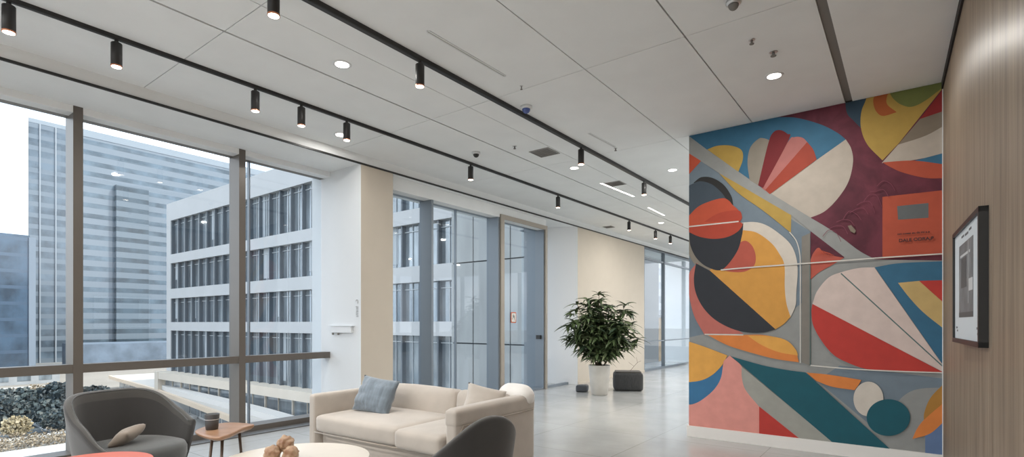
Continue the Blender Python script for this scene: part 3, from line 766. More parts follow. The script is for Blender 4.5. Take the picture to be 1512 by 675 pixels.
tub_chair('dark tub armchair seen from behind at the bottom, in front of the sofa arm', (-2.42, 2.50, 0), R(176), a=.43, b=.43, top=.79, near=(118, .42), far=(118, .40), fall=.85)
bm = pillow(.25, .20, .11, seed=3); o = obj('pillow_or_highlight', bm, Mtan, None, True)
o.location = (-5.08, 1.56, .435); o.rotation_euler = (R(-55), R(8), R(-50)); tag(o, 'small brown cushion lying on the seat of the left grey armchair', 'cushion')

# ---- sofa (origin at front left corner on the floor; x to the right, y to the back)
sx0, sx1, sy0, sy1 = -4.68, -2.86, 2.93, 4.02
sofa = thing('sofa', 'beige two seat fabric sofa standing in front of the windows', 'sofa', (sx0, sy0, 0), R(2.2))
W, D = 1.90, 1.12
def sp_(name, bm, m=Msofa): return obj(name, bm, m, sofa, True)
sp_('base', rbox(W - .16, D - .12, .24, .02, c=(W / 2, D / 2 + .03, .20)))
sp_('arm', rbox(.10, D, .60, .03, c=(.05, D / 2, .36), cuts=14))
# right arm: higher padded roll on top of a panel, sweeping round the back corner
sp_('arm', rbox(.12, D + .02, .60, .035, c=(W - .06, D / 2, .365), cuts=14))
sp_('arm_pad', rbox(.135, D + .03, .15, .04, c=(W - .062, D / 2, .605), cuts=14, puff=(.003, 0, .008)))
sp_('backrest', rbox(W - .18, .16, .55, .05, c=(W / 2, D - .09, .355), cuts=14))
cw = (W - .23) / 2
sp_('seat_cushion', rbox(cw + .30, .86, .165, .045, c=(.11 + (cw + .30) / 2, .42, .385), puff=(.0, .008, .018), cuts=14))
sp_('seat_cushion', rbox(cw - .31, .90, .165, .045, c=(.11 + cw + .305 + (cw - .31) / 2, .39, .385), puff=(.0, .008, .018), cuts=14))
for cx_, w_ in ((.11 + (cw + .26) / 2, cw + .26), (.11 + cw + .27 + (cw - .27) / 2, cw - .27)):
    o = sp_('back_cushion', rbox(w_, .20, .34, .06, c=(0, 0, 0), puff=(.01, .03, .015), cuts=12, wob=.006, seed=cx_)); o.location = (cx_, D - .27, .525); o.rotation_euler = (R(-9), 0, 0)
bm = bmesh.new(); tube(bm, [(.10, .0, .30), (W / 2, -.012, .30), (W - .12, .0, .30)], .006, 6); sp_('piping', bm, Mpipe)
bm = bmesh.new(); tube(bm, [(W + .0035, -.0, .28), (W + .0035, .02, .48), (W + .0035, .07, .545), (W + .0035, D - .02, .545)], .005, 6); sp_('piping', bm, Mpipe)
for x in (.08, W - .08):
    for y in (.10, D - .10): sp_('leg', B(x - .025, x + .025, y - .025, y + .025, 0, .085), M['black'])
def cushion(label, w_, h_, t_, loc, rot, m, seed, wr=.01):
    o = obj('pillow_or_highlight', pillow(w_, h_, t_, seed=seed, wr=wr), m, None, True); o.location = loc; o.rotation_euler = [R(a) for a in rot]
    return tag(o, label, 'cushion')
cushion('blue grey linen cushion leaning at the left end of the beige sofa', .47, .37, .17, (-4.20, 3.36, .635), (-24, 5, 8), Mblue, 5, .03)
cushion('small greige cushion leaning against the inside of the right sofa arm', .36, .30, .13, (-3.06, 3.66, .64), (-30, 14, 40), fabric('greige_cushion', (.52, .47, .42)), 8)
o = obj('pillow_or_highlight', rbox(.34, .22, .20, .095, cuts=10, puff=(.01, .01, .01), wob=.006), Msunlit, None, True); o.location = (-2.97, 4.03, .665); o.rotation_euler = (R(-5), R(3), R(6))  # white block added for the sunlight on the sofa's back corner
tag(o, 'bright white rounded block added as the sun highlight on the back corner of the beige sofa', 'cushion')

# ---- coffee tables
ct = thing('coffee_table', 'round white coffee table in front of the sofa', 'table', (-3.50, 2.09, 0))
bm = bmesh.new(); lathe(bm, [(.485, .355), (.51, .360), (.515, .370), (.510, .380)], 64); obj('tabletop', bm, mat('white_lacquer', (.66, .61, .54), .3, var=.02), ct, False)
for i in range(4):
    a = R(45 + 90 * i); bm = bmesh.new(); tube(bm, [(.40 * math.cos(a), .40 * math.sin(a), 0), (.30 * math.cos(a), .30 * math.sin(a), .356)], [.012, .018], 10); obj('leg', bm, wood_mat('leg_wood', (.16, .08, .04), (.22, .12, .06), (.28, .16, .09), .5), ct, True)
rt = thing('side_table', 'round red low table cut by the bottom edge in front of the left armchair', 'table', (-4.16, 1.06, 0))
bm = bmesh.new(); lathe(bm, [(.33, .43), (.352, .436), (.355, .445), (.350, .452)], 56); obj('tabletop', bm, mat('red_lacquer', (.50, .10, .055), .45, var=.04), rt)
bm = bmesh.new(); lathe(bm, [(.20, 0), (.20, .012), (.03, .02), (.025, .43)], 32); obj('pedestal', bm, M['black'], rt, True)
# decorative wooden knots
Mknot = mat('burl_wood', (.24, .12, .065), .5, vscale=14, bump=.5, bscale=30, col2=(.46, .33, .22))
for i, (dx, dy, z, r_, lb) in enumerate(((-.05, .06, .497, .056, 'topmost of three knobbly brown wooden balls on the white coffee table'), (-.118, .0, .441, .056, 'left one of three knobbly brown wooden balls on the white coffee table'), (.008, .005, .437, .052, 'right one of three knobbly brown wooden balls on the white coffee table'))):
    bm = bmesh.new(); bmesh.ops.create_icosphere(bm, subdivisions=4, radius=r_)
    for v in bm.verts:
        n_ = v.co.normalized(); v.co = v.co + n_ * (noise.noise(n_ * 2.1 + Vector((i * 3, 0, 0))) * r_ * .22 + noise.noise(n_ * 6 + Vector((0, i * 5, 0))) * r_ * .09)
    c = atZ(427, 672, .43)
    o = obj('wooden_ball', bm, Mknot, None, True, loc=(c.x + dx * C_ - dy * S_, c.y + dx * S_ + dy * C_, z)); tag(o, lb, 'ornament', 'brown wooden balls on the coffee table')
# small leaf shaped side table
st = thing('side_table', 'small rounded triangular wooden side table between armchair and sofa', 'table', (-4.30, 1.97, 0), R(0))
pts = []
tri = [(-.26, -.16), (.27, .19), (.13, -.25), (-.02, -.26)]
tipA = atZ(288, 637, .53) - Vector((-4.30, 1.97, 0)); tipB = atZ(374, 627, .53) - Vector((-4.30, 1.97, 0)); tipC = atZ(322, 647, .53) - Vector((-4.30, 1.97, 0)); tipD = atZ(330, 625, .53) - Vector((-4.30, 1.97, 0))
outl = smooth_poly([(tipA.x, tipA.y), (tipC.x, tipC.y), (tipB.x * .75 + tipC.x * .25, tipB.y * .75 + tipC.y * .25), (tipB.x, tipB.y), (tipD.x, tipD.y)], 10)
cxy = Vector((sum(p.x for p in outl) / len(outl), sum(p.y for p in outl) / len(outl)))
bm = bmesh.new(); rings = []
for sc, z in ((.55, .485), (.86, .500), (.97, .515), (1.0, .527), (.985, .534), (.9, .536)):
    rings.append([bm.verts.new((cxy.x + (p.x - cxy.x) * sc, cxy.y + (p.y - cxy.y) * sc, z)) for p in outl])
for a, b_ in zip(rings, rings[1:]):
    for i in range(len(outl)): bm.faces.new((a[i], a[(i + 1) % len(outl)], b_[(i + 1) % len(outl)], b_[i]))
bm.faces.new(rings[0][::-1]); bm.faces.new(rings[-1])
obj('tabletop', bm, wood_mat('terracotta_wood', (.22, .115, .06), (.29, .16, .09), (.36, .22, .14), .35, (3, 3, 3)), st, True)
for p in ((tipA * .55), (tipB * .6), (tipC * .6)):
    bm = bmesh.new(); tube(bm, [(cxy.x + (p.x - cxy.x) * 1.15, cxy.y + (p.y - cxy.y) * 1.15, 0), (cxy.x + (p.x - cxy.x) * .8, cxy.y + (p.y - cxy.y) * .8, .49)], [.008, .012], 10); obj('leg', bm, mat('leg_bronze', (.12, .09, .07), .4, metal=.5), st, True)
cp = atZ(313, 634, .536)
cup = thing('cup', 'dark grey tumbler with a thin light band on the small wooden side table', 'cup', (cp.x, cp.y, .5365))
bm = bmesh.new(); lathe(bm, [(.042, 0), (.047, .06), (.052, .115), (.052, .118), (.048, .118), (.044, .06), (.038, .008)], 28); obj('body', bm, mat('cup_grey', (.07, .075, .08), .5), cup, True)
bm = bmesh.new(); lathe(bm, [(.0505, .076), (.0515, .080)], 28, caps=False); obj('band', bm, M['white'], cup)

# ---- plant
pp = (-4.66, 8.95)
pl = thing('potted_plant', 'tall leafy green plant in a white planter by the far wall', 'plant', (pp[0], pp[1], 0))
bm = bmesh.new(); lathe(bm, [(.135, 0), (.15, .01), (.185, .30), (.205, .55), (.205, .56), (.18, .56), (.17, .50), (.02, .495)], 20)
for v in bm.verts: v.co.x += noise.noise(v.co * 6) * .004
obj('pot', bm, mat('planter_white', (.62, .585, .53), .6, var=.05, vscale=6), pl, True)
bm = bmesh.new(); lathe(bm, [(.165, .49), (.16, .515), (.02, .525)], 20); obj('soil', bm, mat('soil', (.04, .03, .02), .95), pl)
bs = bmesh.new(); bl = bmesh.new(); tips = []
rv = Vector((C_, S_, 0)); fv = Vector((-S_, C_, 0))
for (rx, ry, tz, n_) in ((-.22, .05, 1.88, 0), (-.02, -.08, 1.98, 0), (-.42, .0, 1.80, 0), (.16, .05, 1.74, 0), (.50, .05, 1.78, 0), (-.50, -.1, 1.48, 0), (.42, -.12, 1.45, 0), (.62, .1, 1.42, 0), (.05, .2, 1.85, 0), (-.2, -.25, 1.6, 0), (.25, -.3, 1.45, 0), (-.45, .1, 1.2, 0), (.6, 0, 1.15, 0)):
    b0 = Vector((random.uniform(-.06, .06), random.uniform(-.06, .06), .5)); e = rv * rx + fv * ry + Vector((0, 0, tz - .1))
    mid = b0.lerp(e, .5) + Vector((-e.x * .12, -e.y * .12, .10)); cp_ = [b0 * (1 - u) ** 2 + mid * 2 * u * (1 - u) + e * u * u for u in [i / 7 for i in range(8)]]
    tube(bs, cp_, [.014 - .009 * i / 7 for i in range(8)], 6)
    tips += [(cp_[7], 1), (cp_[7] + Vector((random.uniform(-.1, .1), random.uniform(-.1, .1), -.1)), 1)] + [(cp_[i] + Vector((random.uniform(-.2, .2), random.uniform(-.2, .2), random.uniform(-.06, .06))), 0) for i in (3, 4, 4, 5, 5, 6, 6) for _ in range(2)]
for _ in range(95):    # droop zone and body fill
    u = random.uniform(-.42, .40); z = random.uniform(.66, 1.32); tips.append((rv * u * (.55 + .6 * (z - .7)) + fv * random.uniform(-.25, .25) + Vector((0, 0, z)), 0))
def leaf(bm, p, dr, ln, wd):
    dr = dr.normalized(); side = dr.cross(Vector((0, 0, 1)));
    side = side.normalized() if side.length > .05 else Vector((1, 0, 0)); up = side.cross(dr).normalized(); prev = None; mi = random.choice((0, 0, 0, 1, 1, 2))
    side = (side + up * random.uniform(-.5, .5)).normalized()
    for i in range(6):
        u = i / 5; w_ = wd * math.sin(math.pi * min(1, .06 + .94 * u) ** .75) * .5 + .0015; c = p + dr * ln * u - Vector((0, 0, 1)) * ln * .38 * u * u
        cur = (bm.verts.new(c - side * w_ + up * w_ * .3), bm.verts.new(c), bm.verts.new(c + side * w_ + up * w_ * .3))
        if prev:
            bm.faces.new((prev[0], prev[1], cur[1], cur[0])).material_index = mi; bm.faces.new((prev[1], prev[2], cur[2], cur[1])).material_index = mi
        prev = cur
for p, top_ in tips:
    nl = 8 if top_ else 6; ph = random.uniform(0, 6.28)
    for i in range(nl):
        a = ph + 2 * math.pi * i / nl + random.uniform(-.2, .2); el = random.uniform(-.35, .55) + (.2 if top_ else 0)
        leaf(bl, p, Vector((math.cos(a) * math.cos(el), math.sin(a) * math.cos(el), math.sin(el))), random.uniform(.17, .29), random.uniform(.045, .07))
obj('stem', bs, mat('stem_brown', (.10, .075, .045), .8), pl, True)
lm = [mat('leaf_green', (.075, .11, .045), .42, var=.25, vscale=6), mat('leaf_olive', (.13, .16, .08), .45, var=.25, vscale=6), mat('leaf_dark', (.03, .055, .028), .4, var=.2, vscale=6)]
obj('foliage', bl, lm, pl, False)
# pouf and low box beside it
pf = atZ(922, 576, 0)
t = thing('storage_box', 'dark woven storage box on the floor to the right of the planter', 'box', (pf.x + .05, pf.y + .05, 0), R(30))
obj('body', rbox(.56, .44, .36, .05, c=(0, 0, .182), cuts=8, puff=(.012, .012, 0)), mat('woven_dark', (.055, .055, .055), .8, bump=.6, bscale=25, stretch=(6, 6, .4), var=.25, vscale=20), t, True)
obj('lid', rbox(.50, .38, .03, .012, c=(0, 0, .372), cuts=6), mat('box_lid', (.11, .10, .09), .7), t, True)
bm = bmesh.new(); tube(bm, [(.05, 0, .386), (.12, .03, .48), (.20, .02, .56), (.16, .05, .66)], [.004, .003, .003, .002], 5); tube(bm, [(.12, .03, .48), (.02, .0, .56)], .002, 5); tube(bm, [(.20, .02, .56), (.28, .0, .60)], .002, 5)
o = obj('dry_twig', bm, mat('twig', (.16, .11, .07), .8)); o.location = (pf.x + .05, pf.y + .05, .0); tag(o, 'thin bare twig standing on the dark woven storage box', 'twig')
q = atZ(856, 579, 0)
t = thing('floor_box', 'small low dark grey block on the floor left of the planter', 'box', (q.x, q.y + .1, 0), R(20))
obj('body', rbox(.22, .26, .13, .03, c=(0, 0, .065), cuts=6), mat('block_grey', (.06, .065, .075), .6), t, True)

# ================================================================ outside
GZ = -8.45
Mgr = mat('pale_paving', (.24, .235, .225), .8, var=.12, vscale=.08, coord='Object')
struct('ground', B(-700, 400, -500, 900, GZ - .5, GZ), Mgr)
Mw = mat('facade_white', (.46, .47, .475), .6, var=.03, vscale=.4)
Mfa = mat('facade_cream', (.62, .55, .46), .7, var=.03, vscale=.5)
Mfin = mat('facade_fin', (.10, .12, .14), .5)
def refl_glass(name, c, rough=.08, var=.35, stretch=(1, 1, .25), vscale=.6, spec=1.0, metal=.35):
    return mat(name, c, rough, metal=metal, var=var, vscale=vscale, stretch=stretch, spec=spec)
Mog = refl_glass('office_glass', (.24, .28, .31), vscale=1.1)  # streaky noise in the glass colour stands in for reflections
# ---- the white office building across the courtyard
YO = 26.0; XO0, XO1 = -71.6, -17.3; zc = 1.35
off = thing('office_building', 'white office building with long bands of windows across the courtyard', 'building', (-45, YO, GZ))
def oo(name, bm, m):
    bm.transform(Matrix.Translation((45, -YO, -GZ))); return obj(name, bm, m, off)
bands = [(12.2, 14.3), (7.1, 8.15), (2.9, 4.05), (-.9, .1)]
for z0, z1 in bands: oo('facade_band', B(XO0 + 1.2, XO1, YO, YO + 1.0, z0 + zc, z1 + zc), Mw)
oo('end_wall', B(XO0, XO0 + 1.2, YO, YO + 30, GZ, 14.3 + zc), Mw)
oo('roof', B(XO0, XO1, YO + 1.0, YO + 30, 13.8 + zc, 14.1 + zc), Mw)
oo('roof_plant_room', B(XO0 + 26, XO0 + 52, YO + 3, YO + 12, 14.1 + zc, 17.2 + zc), mat('plant_room_grey', (.32, .35, .38), .6))
oo('inner_wall', B(XO0 + 1.2, XO1, YO + .75, YO + 1.2, GZ, 13.8 + zc), mat('office_dark', (.10, .12, .14), .6))
oo('fascia', B(XO0 + .6, XO1, YO - 1.2, YO + .9, -6.6 + zc, -5.75 + zc), Mfa)
oo('podium_end_wall', B(XO0 - .1, XO0 + .9, YO - 1.25, YO + 1, GZ, -5.75 + zc), Mfa)
oo('parapet_wall', B(XO0 + .6, XO1, YO - 1.0, YO - .6, -8.9 + zc, -8.15 + zc), Mw)
rows = [(8.15, 12.2), (4.05, 7.1), (.1, 2.9), (-5.75, -.9)]
bw = 3.7; nb = 15
for r_, (z0, z1) in enumerate(rows):
    for i in range(nb):
        x0 = XO0 + 1.2 + i * bw; x1 = min(x0 + bw, XO1)
        if r_ == 0 and x0 > -40 or x0 > -14: pass
        bm = bmesh.new(); box(bm, x0 + .02, x1 - .02, YO + .45, YO + .5, z0 + zc, z1 + zc, 0)
        for m_ in (x0, (x0 + x1) / 2): box(bm, m_ - .06, m_ + .08, YO + .10, YO + .45, z0 + zc, z1 + zc, 1)
        box(bm, (x0 + x1) / 2 - 1.0, (x0 + x1) / 2 - .96, YO + .38, YO + .45, z0 + zc, z1 + zc, 2); box(bm, (x0 + x1) / 2 + .9, (x0 + x1) / 2 + .94, YO + .38, YO + .45, z0 + zc, z1 + zc, 2)
        box(bm, x0 + .02, x1 - .02, YO + .36, YO + .45, z1 + zc - .5, z1 + zc - .45, 2)
        if random.random() < .5: xx = random.uniform(x0 + .2, x1 - 1.2); box(bm, xx, xx + random.uniform(.4, 1.0), YO + .42, YO + .45, z0 + zc + random.uniform(0, 1.2), z1 + zc, 3)
        oo('window', bm, [Mog, Mfin, mat('mullion_pale', (.5, .53, .55), .5) if 'mp' not in M else M['mp'], M.setdefault('blind', mat('blind_pale', (.42, .46, .49), .6))])
        M['mp'] = bpy.data.materials['mullion_pale']
for i in range(12):       # glazed strip of the podium storey
    x0 = XO0 + 1 + i * 4.6
    if x0 > XO1 - 4: break
    bm = bmesh.new(); box(bm, x0, x0 + 4.5, YO - .5, YO - .4, -8.15 + zc, -6.6 + zc, 0); box(bm, x0 - .05, x0 + .12, YO - .65, YO - .5, -8.15 + zc, -6.6 + zc, 1); box(bm, x0 + 2.2, x0 + 2.26, YO - .6, YO - .5, -8.15 + zc, -6.6 + zc, 1)
    oo('podium_window', bm, [Mog, Mfa])
# ---- low pavilion with flat pale roof
Mroof = mat('roof_pale', (.50, .47, .43), .8, var=.05, vscale=.2)
pav = thing('pavilion', 'low pavilion with a flat pale roof and a row of shop windows in the courtyard', 'building', (-60, 22, GZ))
def po(name, bm, m): bm.transform(Matrix.Translation((60, -22, -GZ))); return obj(name, bm, m, pav)
rp = [(-95.5, 27.2), (-71, 24.9), (-48, 21.8), (-26, 18.6), (-18, 17.6), (-18, 24.6), (-72.5, 24.6), (-78, 34), (-95, 33)]
bm = bmesh.new()
for q in ([(-95.5, 27.2), (-71, 24.9), (-72.5, 26), (-78, 34), (-95, 33)], [(-71, 24.9), (-48, 21.8), (-48, 24.6), (-71, 24.9)][:3], [(-48, 21.8), (-26, 18.6), (-26, 24.6), (-48, 24.6)], [(-26, 18.6), (-18, 17.6), (-18, 24.6), (-26, 24.6)]):
    prism(bm, q, -6.95, -6.55)
po('roof', bm, Mroof)
bm = bmesh.new(); prism(bm, [(-95.6, 27.0), (-71, 24.7), (-48, 21.6), (-26, 18.4), (-26, 18.7), (-48, 21.95), (-71, 25.05), (-95.6, 27.35)], -6.97, -6.5); po('roof_edge', bm, mat('edge_beige', (.62, .50, .38), .7))
wall_pts = [(-94, 27.9), (-71, 25.8), (-48, 22.8), (-26, 19.6)]
bm = bmesh.new(); prism(bm, wall_pts + [(-26, 24.4), (-72, 24.6), (-78, 33), (-94, 32.5)], GZ, -6.95); po('wall', bm, mat('pavilion_wall', (.45, .45, .44), .7))
for a, b_ in zip(wall_pts, wall_pts[1:]):
    A, Bv = Vector(a), Vector(b_); L_ = (Bv - A).length; n_ = int(L_ / 3.2); dr = (Bv - A).normalized(); nr = Vector((dr.y, -dr.x))
    for i in range(n_):
        p0 = A + dr * (i * L_ / n_ + .15); p1 = A + dr * ((i + 1) * L_ / n_ - .25)
        bm = bmesh.new(); prism(bm, [tuple(p0 + nr * .03), tuple(p1 + nr * .03), tuple(p1 - nr * .02), tuple(p0 - nr * .02)], GZ + .2, -7.15); po('shop_window', bm, Mog)
# skylight curved walkway on roof
bm = bmesh.new(); pts = smooth_open([(-72, 25.4), (-64, 24.1), (-55, 23.5), (-44, 22.6), (-34, 21.2), (-26, 20.0)])
[prism(bm, [tuple(a_), tuple(b_), tuple(b_ + Vector((.2, 1.2))), tuple(a_ + Vector((.2, 1.2)))], -6.54, -6.0) for a_, b_ in zip(pts, pts[1:])]; po('ramp', bm, mat('ramp_grey', (.62, .60, .57), .7))
# ---- car
def car(loc, rz, label, col):
    t = thing('car', label, 'car', loc, rz)
    bm = rbox(4.3, 1.75, .75, .2, c=(0, 0, .62), cuts=8); obj('body', bm, mat('car_paint', col, .3), t, True)
    bm = rbox(2.3, 1.5, .6, .24, c=(-.15, 0, 1.1), cuts=8); obj('cabin', bm, mat('car_glass', (.06, .07, .08), .1), t, True)
    for x in (-1.35, 1.35):
        for y in (-.8, .8):
            bm = bmesh.new(); lathe(bm, [(.2, -.1), (.31, -.1), (.31, .1), (.2, .1)], 18); bm.transform(Matrix.Rotation(R(90), 4, 'X')); obj('wheel', bm, M['black'], t, loc=(x, y, .31))
p = atZ(270, 611, GZ); car((p.x, p.y - 2.2, GZ), R(10), 'small white car parked in front of the pavilion', (.8, .8, .8))
# ---- planting, kerbs
def blob_tree(loc, r_, n_, name, label, cat, cols, sq=.8, trunk=.5, group=None):
    t = thing(name, label, cat, loc, 0, group); bm = bmesh.new()
    for _ in range(n_):
        v = Vector((random.gauss(0, 1), random.gauss(0, 1), random.gauss(0, 1))).normalized() * r_ * random.uniform(.75, 1.05) * (1 + .25 * noise.noise(Vector((random.random() * 3, loc[0], loc[1]))))
        v.z *= sq; c = v + Vector((0, 0, trunk + r_ * sq)); s = r_ * random.uniform(.07, .16)
        if c.z < .05: continue
        a = Vector((random.gauss(0, 1), random.gauss(0, 1), random.gauss(0, 1))).normalized(); b_ = a.orthogonal().normalized(); e = a.cross(b_)
        bm.faces.new([bm.verts.new(c + b_ * s), bm.verts.new(c + e * s), bm.verts.new(c - b_ * s), bm.verts.new(c - e * s * .8)]).material_index = random.randrange(len(cols))
    obj('crown', bm, cols, t)
    bm = bmesh.new(); tube(bm, [(0, 0, 0), (.03 * r_, 0, trunk + r_ * .5)], [.06 * r_ + .03, .03 * r_ + .02], 6)
    for k_ in range(4): a = k_ * 1.6; tube(bm, [(0, 0, trunk * .8), (math.cos(a) * r_ * .5, math.sin(a) * r_ * .5, trunk + r_ * .8)], .02 * r_ + .01, 4)
    obj('trunk', bm, mat('bark', (.10, .08, .06), .9), t)
    return t
Mty = [mat('crown_ochre', (.42, .34, .20), .9), mat('crown_tan', (.30, .25, .16), .9), mat('crown_straw', (.52, .44, .30), .9)]
Mtd = [mat('crown_pine', (.10, .125, .125), .9), mat('crown_deep', (.045, .065, .075), .9), mat('crown_bluegreen', (.15, .16, .15), .9)]
Mts = [mat('shrub_brown', (.32, .25, .17), .9), mat('shrub_tan', (.46, .38, .28), .9), mat('shrub_dark', (.16, .13, .09), .9)]
p = atZ(25, 648, GZ); blob_tree(p, 1.0, 1100, 'garden_tree', 'small round tree with ochre foliage beyond the left window', 'tree', Mty, trunk=.25)
td = [(-61.8, 13.6, 1.2, 'dark tree closest behind the small round ochre tree'), (-64.6, 17.6, 1.4, 'dark tree in the left window nearest to the mullion'), (-65.6, 14.0, 1.5, 'dark tree in the tree belt between the ochre tree and the mullion'),
      (-68.5, 11.2, 1.6, 'dark tree of the belt right above the round ochre tree'), (-69.8, 15.8, 1.7, 'dark tree in the middle of the belt, left of the mullion'), (-73.2, 19.4, 1.7, 'dark tree of the belt half hidden by the first mullion'),
      (-73.6, 13.2, 1.8, 'dark tree at the back of the belt above the ochre tree'), (-77.4, 17.0, 1.8, 'dark tree furthest back near the white kerb'), (-77.8, 12.6, 1.7, 'dark tree furthest back at the left edge of the view')]
for x_, y_, r_, lb in td:
    blob_tree((x_, y_, GZ), r_, 1100, 'garden_tree', lb, 'tree', Mtd, sq=.75, trunk=.15)
for px, py, r_, lb in ((80, 581, 1.2, 'tiny brown tree on the far white terrace, right of the other'), (52, 584, 1.1, 'tiny brown tree on the far white terrace, left of the other'), (66, 587, .8, 'low brown bush just above the white kerb line'), (18, 585, .8, 'low brown bush on the far terrace at the left')):
    blob_tree(atZ(px, py, GZ), r_, 300, 'garden_tree', lb, 'tree', Mts, sq=.6, trunk=.1)
bm = bmesh.new()
for _ in range(9000):
    x = random.uniform(-57.5, -53.8); y = random.uniform(-2, 19); hh_ = .9 * (1 + .4 * noise.noise(Vector((x * .8, y * .8, 0)))); z = GZ + random.uniform(0, hh_); s = random.uniform(.05, .13)
    a = Vector((random.gauss(0, 1), random.gauss(0, 1), random.gauss(0, 1))).normalized(); b_ = a.orthogonal().normalized(); e = a.cross(b_); c = Vector((x, y, z))
    bm.faces.new([bm.verts.new(c + b_ * s), bm.verts.new(c + e * s), bm.verts.new(c - b_ * s)]).material_index = random.randrange(3)
o = obj('shrubbery', bm, Mts); tag(o, 'strip of dry brown shrubs along the pale kerb below the left window', 'shrubs', kind='stuff')
Mk = mat('kerb_white', (.55, .54, .52), .8)
struct('kerb_1'.replace('kerb_1', 'trim_7'), B(-83, -81.5, -20, 24, GZ, GZ + .25), Mk)
struct('trim_8', B(-60, -58.4, -20, 24, GZ, GZ + .2), Mk)
struct('trim_9', B(-53.6, -49, -20, 18, GZ, GZ + .25), Mk)
struct('lawn'.replace('lawn', 'ground_planting'), B(-81.5, -60, -20, 22, GZ, GZ + .03), mat('planting_bed', (.075, .09, .10), .95, var=.3, vscale=.5))
struct('ground_terrace', B(-135, -83, -40, 60, GZ, GZ + .05), mat('terrace_pale', (.27, .24, .205), .85, var=.1, vscale=.1))
struct('ground_path', B(-70, -60.1, 13, 22, GZ + .03, GZ + .06), mat('path_grey', (.40, .43, .46), .85))
# ---- towers
def band_mat(name, glass, band, period, duty, scale_noise=.05, rough=.15, zoff=0):
    m = bpy.data.materials.new(name); m.use_nodes = True; n = m.node_tree; b = n.nodes['Principled BSDF']
    t = n.nodes.new('ShaderNodeTexCoord'); s = n.nodes.new('ShaderNodeSeparateXYZ'); n.links.new(t.outputs['Object'], s.inputs[0])
    a = n.nodes.new('ShaderNodeMath'); a.operation = 'MULTIPLY'; a.inputs[1].default_value = 1 / period; n.links.new(s.outputs['Z'], a.inputs[0])
    fr = n.nodes.new('ShaderNodeMath'); fr.operation = 'FRACT'; n.links.new(a.outputs[0], fr.inputs[0])
    lt = n.nodes.new('ShaderNodeMath'); lt.operation = 'LESS_THAN'; lt.inputs[1].default_value = duty; n.links.new(fr.outputs[0], lt.inputs[0])
    z = n.nodes.new('ShaderNodeTexNoise'); z.inputs['Scale'].default_value = 1; z.inputs['Detail'].default_value = 6
    mp_ = n.nodes.new('ShaderNodeMapping'); mp_.inputs['Scale'].default_value = (.25, .25, 1.4 / period * .5); n.links.new(t.outputs['Object'], mp_.inputs[0]); n.links.new(mp_.outputs[0], z.inputs['Vector'])
    r = n.nodes.new('ShaderNodeValToRGB'); r.color_ramp.elements[0].position = .35; r.color_ramp.elements[1].position = .65
    r.color_ramp.elements[0].color = (*[x * .62 for x in glass], 1); r.color_ramp.elements[1].color = (*[min(1, x * 1.35) for x in glass], 1); n.links.new(z.outputs['Fac'], r.inputs['Fac'])
    mx = n.nodes.new('ShaderNodeMix'); mx.data_type = 'RGBA'; mx.inputs[7].default_value = (*band, 1); n.links.new(lt.outputs[0], mx.inputs[0]); n.links.new(r.outputs['Color'], mx.inputs[6])
    n.links.new(mx.outputs[2], b.inputs['Base Color']); b.inputs['Roughness'].default_value = rough; b.inputs['Specular IOR Level'].default_value = 1
    return m
MtB = band_mat('tower_banded', (.105, .145, .18), (.20, .235, .27), 2.73, .55)
MtA = band_mat('tower_fine', (.11, .145, .18), (.17, .205, .24), 2.73, .4)
MtD = band_mat('tower_reflection', (.05, .075, .095), (.15, .185, .215), 2.73, .55)
t = thing('office_tower', 'pale blue glass tower at the far left, left of the first mullion', 'building', (-175, 36, GZ))
bm = bmesh.new(); prism(bm, [(5, -4), (5, 5.2), (-20, 11), (-20, 2.5)], 0, 50 - GZ); obj('facade', bm, MtA, t); bm = bmesh.new(); prism(bm, [(5.05, -4), (5.05, 5.2), (-20, 11), (-20, 2.5)], 50 - GZ, 51 - GZ); obj('roof_parapet', bm, mat('parapet_pale', (.3, .34, .38), .5), t)
for y in (-2, 1, 3.8): obj('corner_rib', B(5, 5.3, y, y + .25, 0, 50 - GZ), mat('rib_pale', (.35, .38, .41), .5), t)
t = thing('office_tower', 'broad pale glass tower with horizontal bands behind the white office building', 'building', (-175, 42, GZ))
bm = bmesh.new(); prism(bm, [(5, 0), (5, 76), (-30, 88), (-30, 12)], 0, 49.5 - GZ); obj('facade', bm, MtB, t)
bm = bmesh.new(); prism(bm, [(5.1, 0), (5.1, 76), (-30, 88), (-30, 12)], 49.5 - GZ, 51.3 - GZ); obj('roof_parapet', bm, bpy.data.materials['parapet_pale'], t)
obj('reflection_slab', B(5, 6.5, 7.3, 14.8, 0, 38.2 - GZ), MtD, t)  # darker slab added here for a reflection in the tower glass
t = thing('office_block', 'low blue glass office block at the left edge of the view', 'building', (-150, 10, GZ))
obj('facade', B(-40, 0, -30, 18.5, 0, 20.0 - GZ), band_mat('block_blue', (.05, .085, .13), (.07, .11, .165), 3.4, .2), t)
obj('corner_fin', B(-1, .3, 18.3, 19.4, 0, 19.6 - GZ), mat('fin_grey', (.22, .26, .31), .6), t)
t = thing('annex_building', 'small beige stair tower beside the blue glass block at the left', 'building', (-140, 18.5, GZ))
obj('wall', B(-4, 0, 0, 1.5, 0, 6.8), mat('annex_beige', (.68, .62, .55), .7), t); obj('cap', B(-4.2, .2, -.2, 1.7, 6.8, 7.3), Mw, t)
t = thing('annex_building', 'low pale building with small windows in front of the towers at the left', 'building', (-150, 0, GZ))
obj('wall', B(10, 16, -18, 17, 0, 3.0), mat('annex_pale', (.32, .34, .36), .7, var=.1, vscale=.3), t); obj('roof', B(9.8, 16.3, -18.2, 17.2, 3.0, 3.3), Mfa, t)
t = thing('annex_building', 'long low blue grey building filling the view above the pavilion roof', 'building', (-165, 30, GZ))
obj('wall', B(10, 24, 5, 90, 0, 5.2), mat('annex_blue', (.15, .19, .24), .5, var=.25, vscale=.3), t)
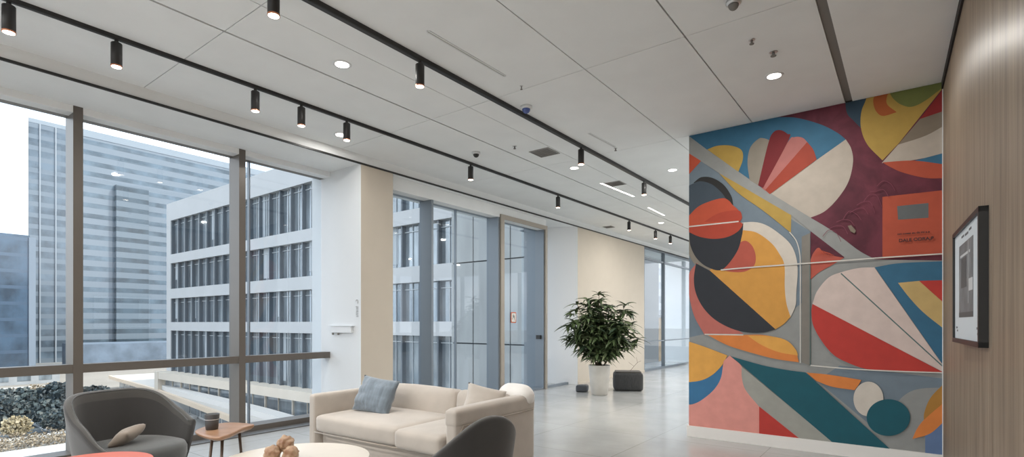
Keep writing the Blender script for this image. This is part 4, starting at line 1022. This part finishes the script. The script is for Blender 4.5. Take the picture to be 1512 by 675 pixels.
t = thing('annex_building', 'long low pale building just under the transom in the left window', 'building', (-112, 8, GZ))
obj('wall', B(-6, 0, -2, 17, 0, 1.9), mat('annex_white', (.36, .37, .38), .7, var=.1, vscale=.4), t); obj('roof', B(-6.2, .2, -2.2, 17.2, 1.9, 2.1), mat('roof_brown', (.30, .22, .16), .8), t)
for q in range(7): obj('window', B(0, .04, -1.2 + q * 2.6, .4 + q * 2.6, .6, 1.5), Mog, t)
for q, (x_, w_) in enumerate(((-90, .8), (-97, 1.0), (-104, .8))): struct('trim_%d' % (11 + q), B(x_ - w_, x_, -15, 24, GZ + .05, GZ + .35), Mk)
# ---- concrete wing beyond second window
con = mat('concrete_panel', (.31, .325, .325), .8, var=.10, vscale=1.2, stretch=(1, 1, .25))
t = thing('concrete_wing', 'grey concrete panel wall beyond the second window and the glass door', 'building', (-13, 18, GZ))
px_ = [-17.05, -15.7, -13.6, -11.5, -9.4]
zz = [GZ, -3.6, .42, 4.1, 8.2, 12.5]
for i in range(4):
    for j in range(5):
        obj('panel', B(px_[i] + 13 + .03, px_[i + 1] + 13 - .03, 0, .15, zz[j] - GZ + .03, zz[j + 1] - GZ - .03), con, t)
obj('core', B(-4.05, 3.6, .12, 6, 0, 12.4 - GZ), mat('concrete_dark', (.10, .11, .12), .8), t)
# ---- city beyond the far window
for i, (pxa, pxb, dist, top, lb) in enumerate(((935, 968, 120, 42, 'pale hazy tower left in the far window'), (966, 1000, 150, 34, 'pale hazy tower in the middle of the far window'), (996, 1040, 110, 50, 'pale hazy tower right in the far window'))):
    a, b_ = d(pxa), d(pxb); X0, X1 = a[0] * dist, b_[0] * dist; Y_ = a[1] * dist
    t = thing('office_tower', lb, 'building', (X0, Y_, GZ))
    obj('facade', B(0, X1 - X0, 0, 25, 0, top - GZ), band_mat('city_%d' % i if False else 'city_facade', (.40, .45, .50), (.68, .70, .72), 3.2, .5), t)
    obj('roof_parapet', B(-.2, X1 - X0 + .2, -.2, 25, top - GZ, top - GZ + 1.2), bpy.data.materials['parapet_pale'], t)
p = atY(993, 470, 70); t = thing('low_building', 'low building with orange brown panels seen through the far window', 'building', (p.x, 70, GZ))
obj('wall', B(-4, 2.5, 0, 8, 0, 10.5), mat('panel_orange', (.66, .50, .34), .7, var=.2, vscale=.6), t); obj('roof', B(-4.2, 2.7, -.2, 8, 10.5, 10.9), Mw, t)
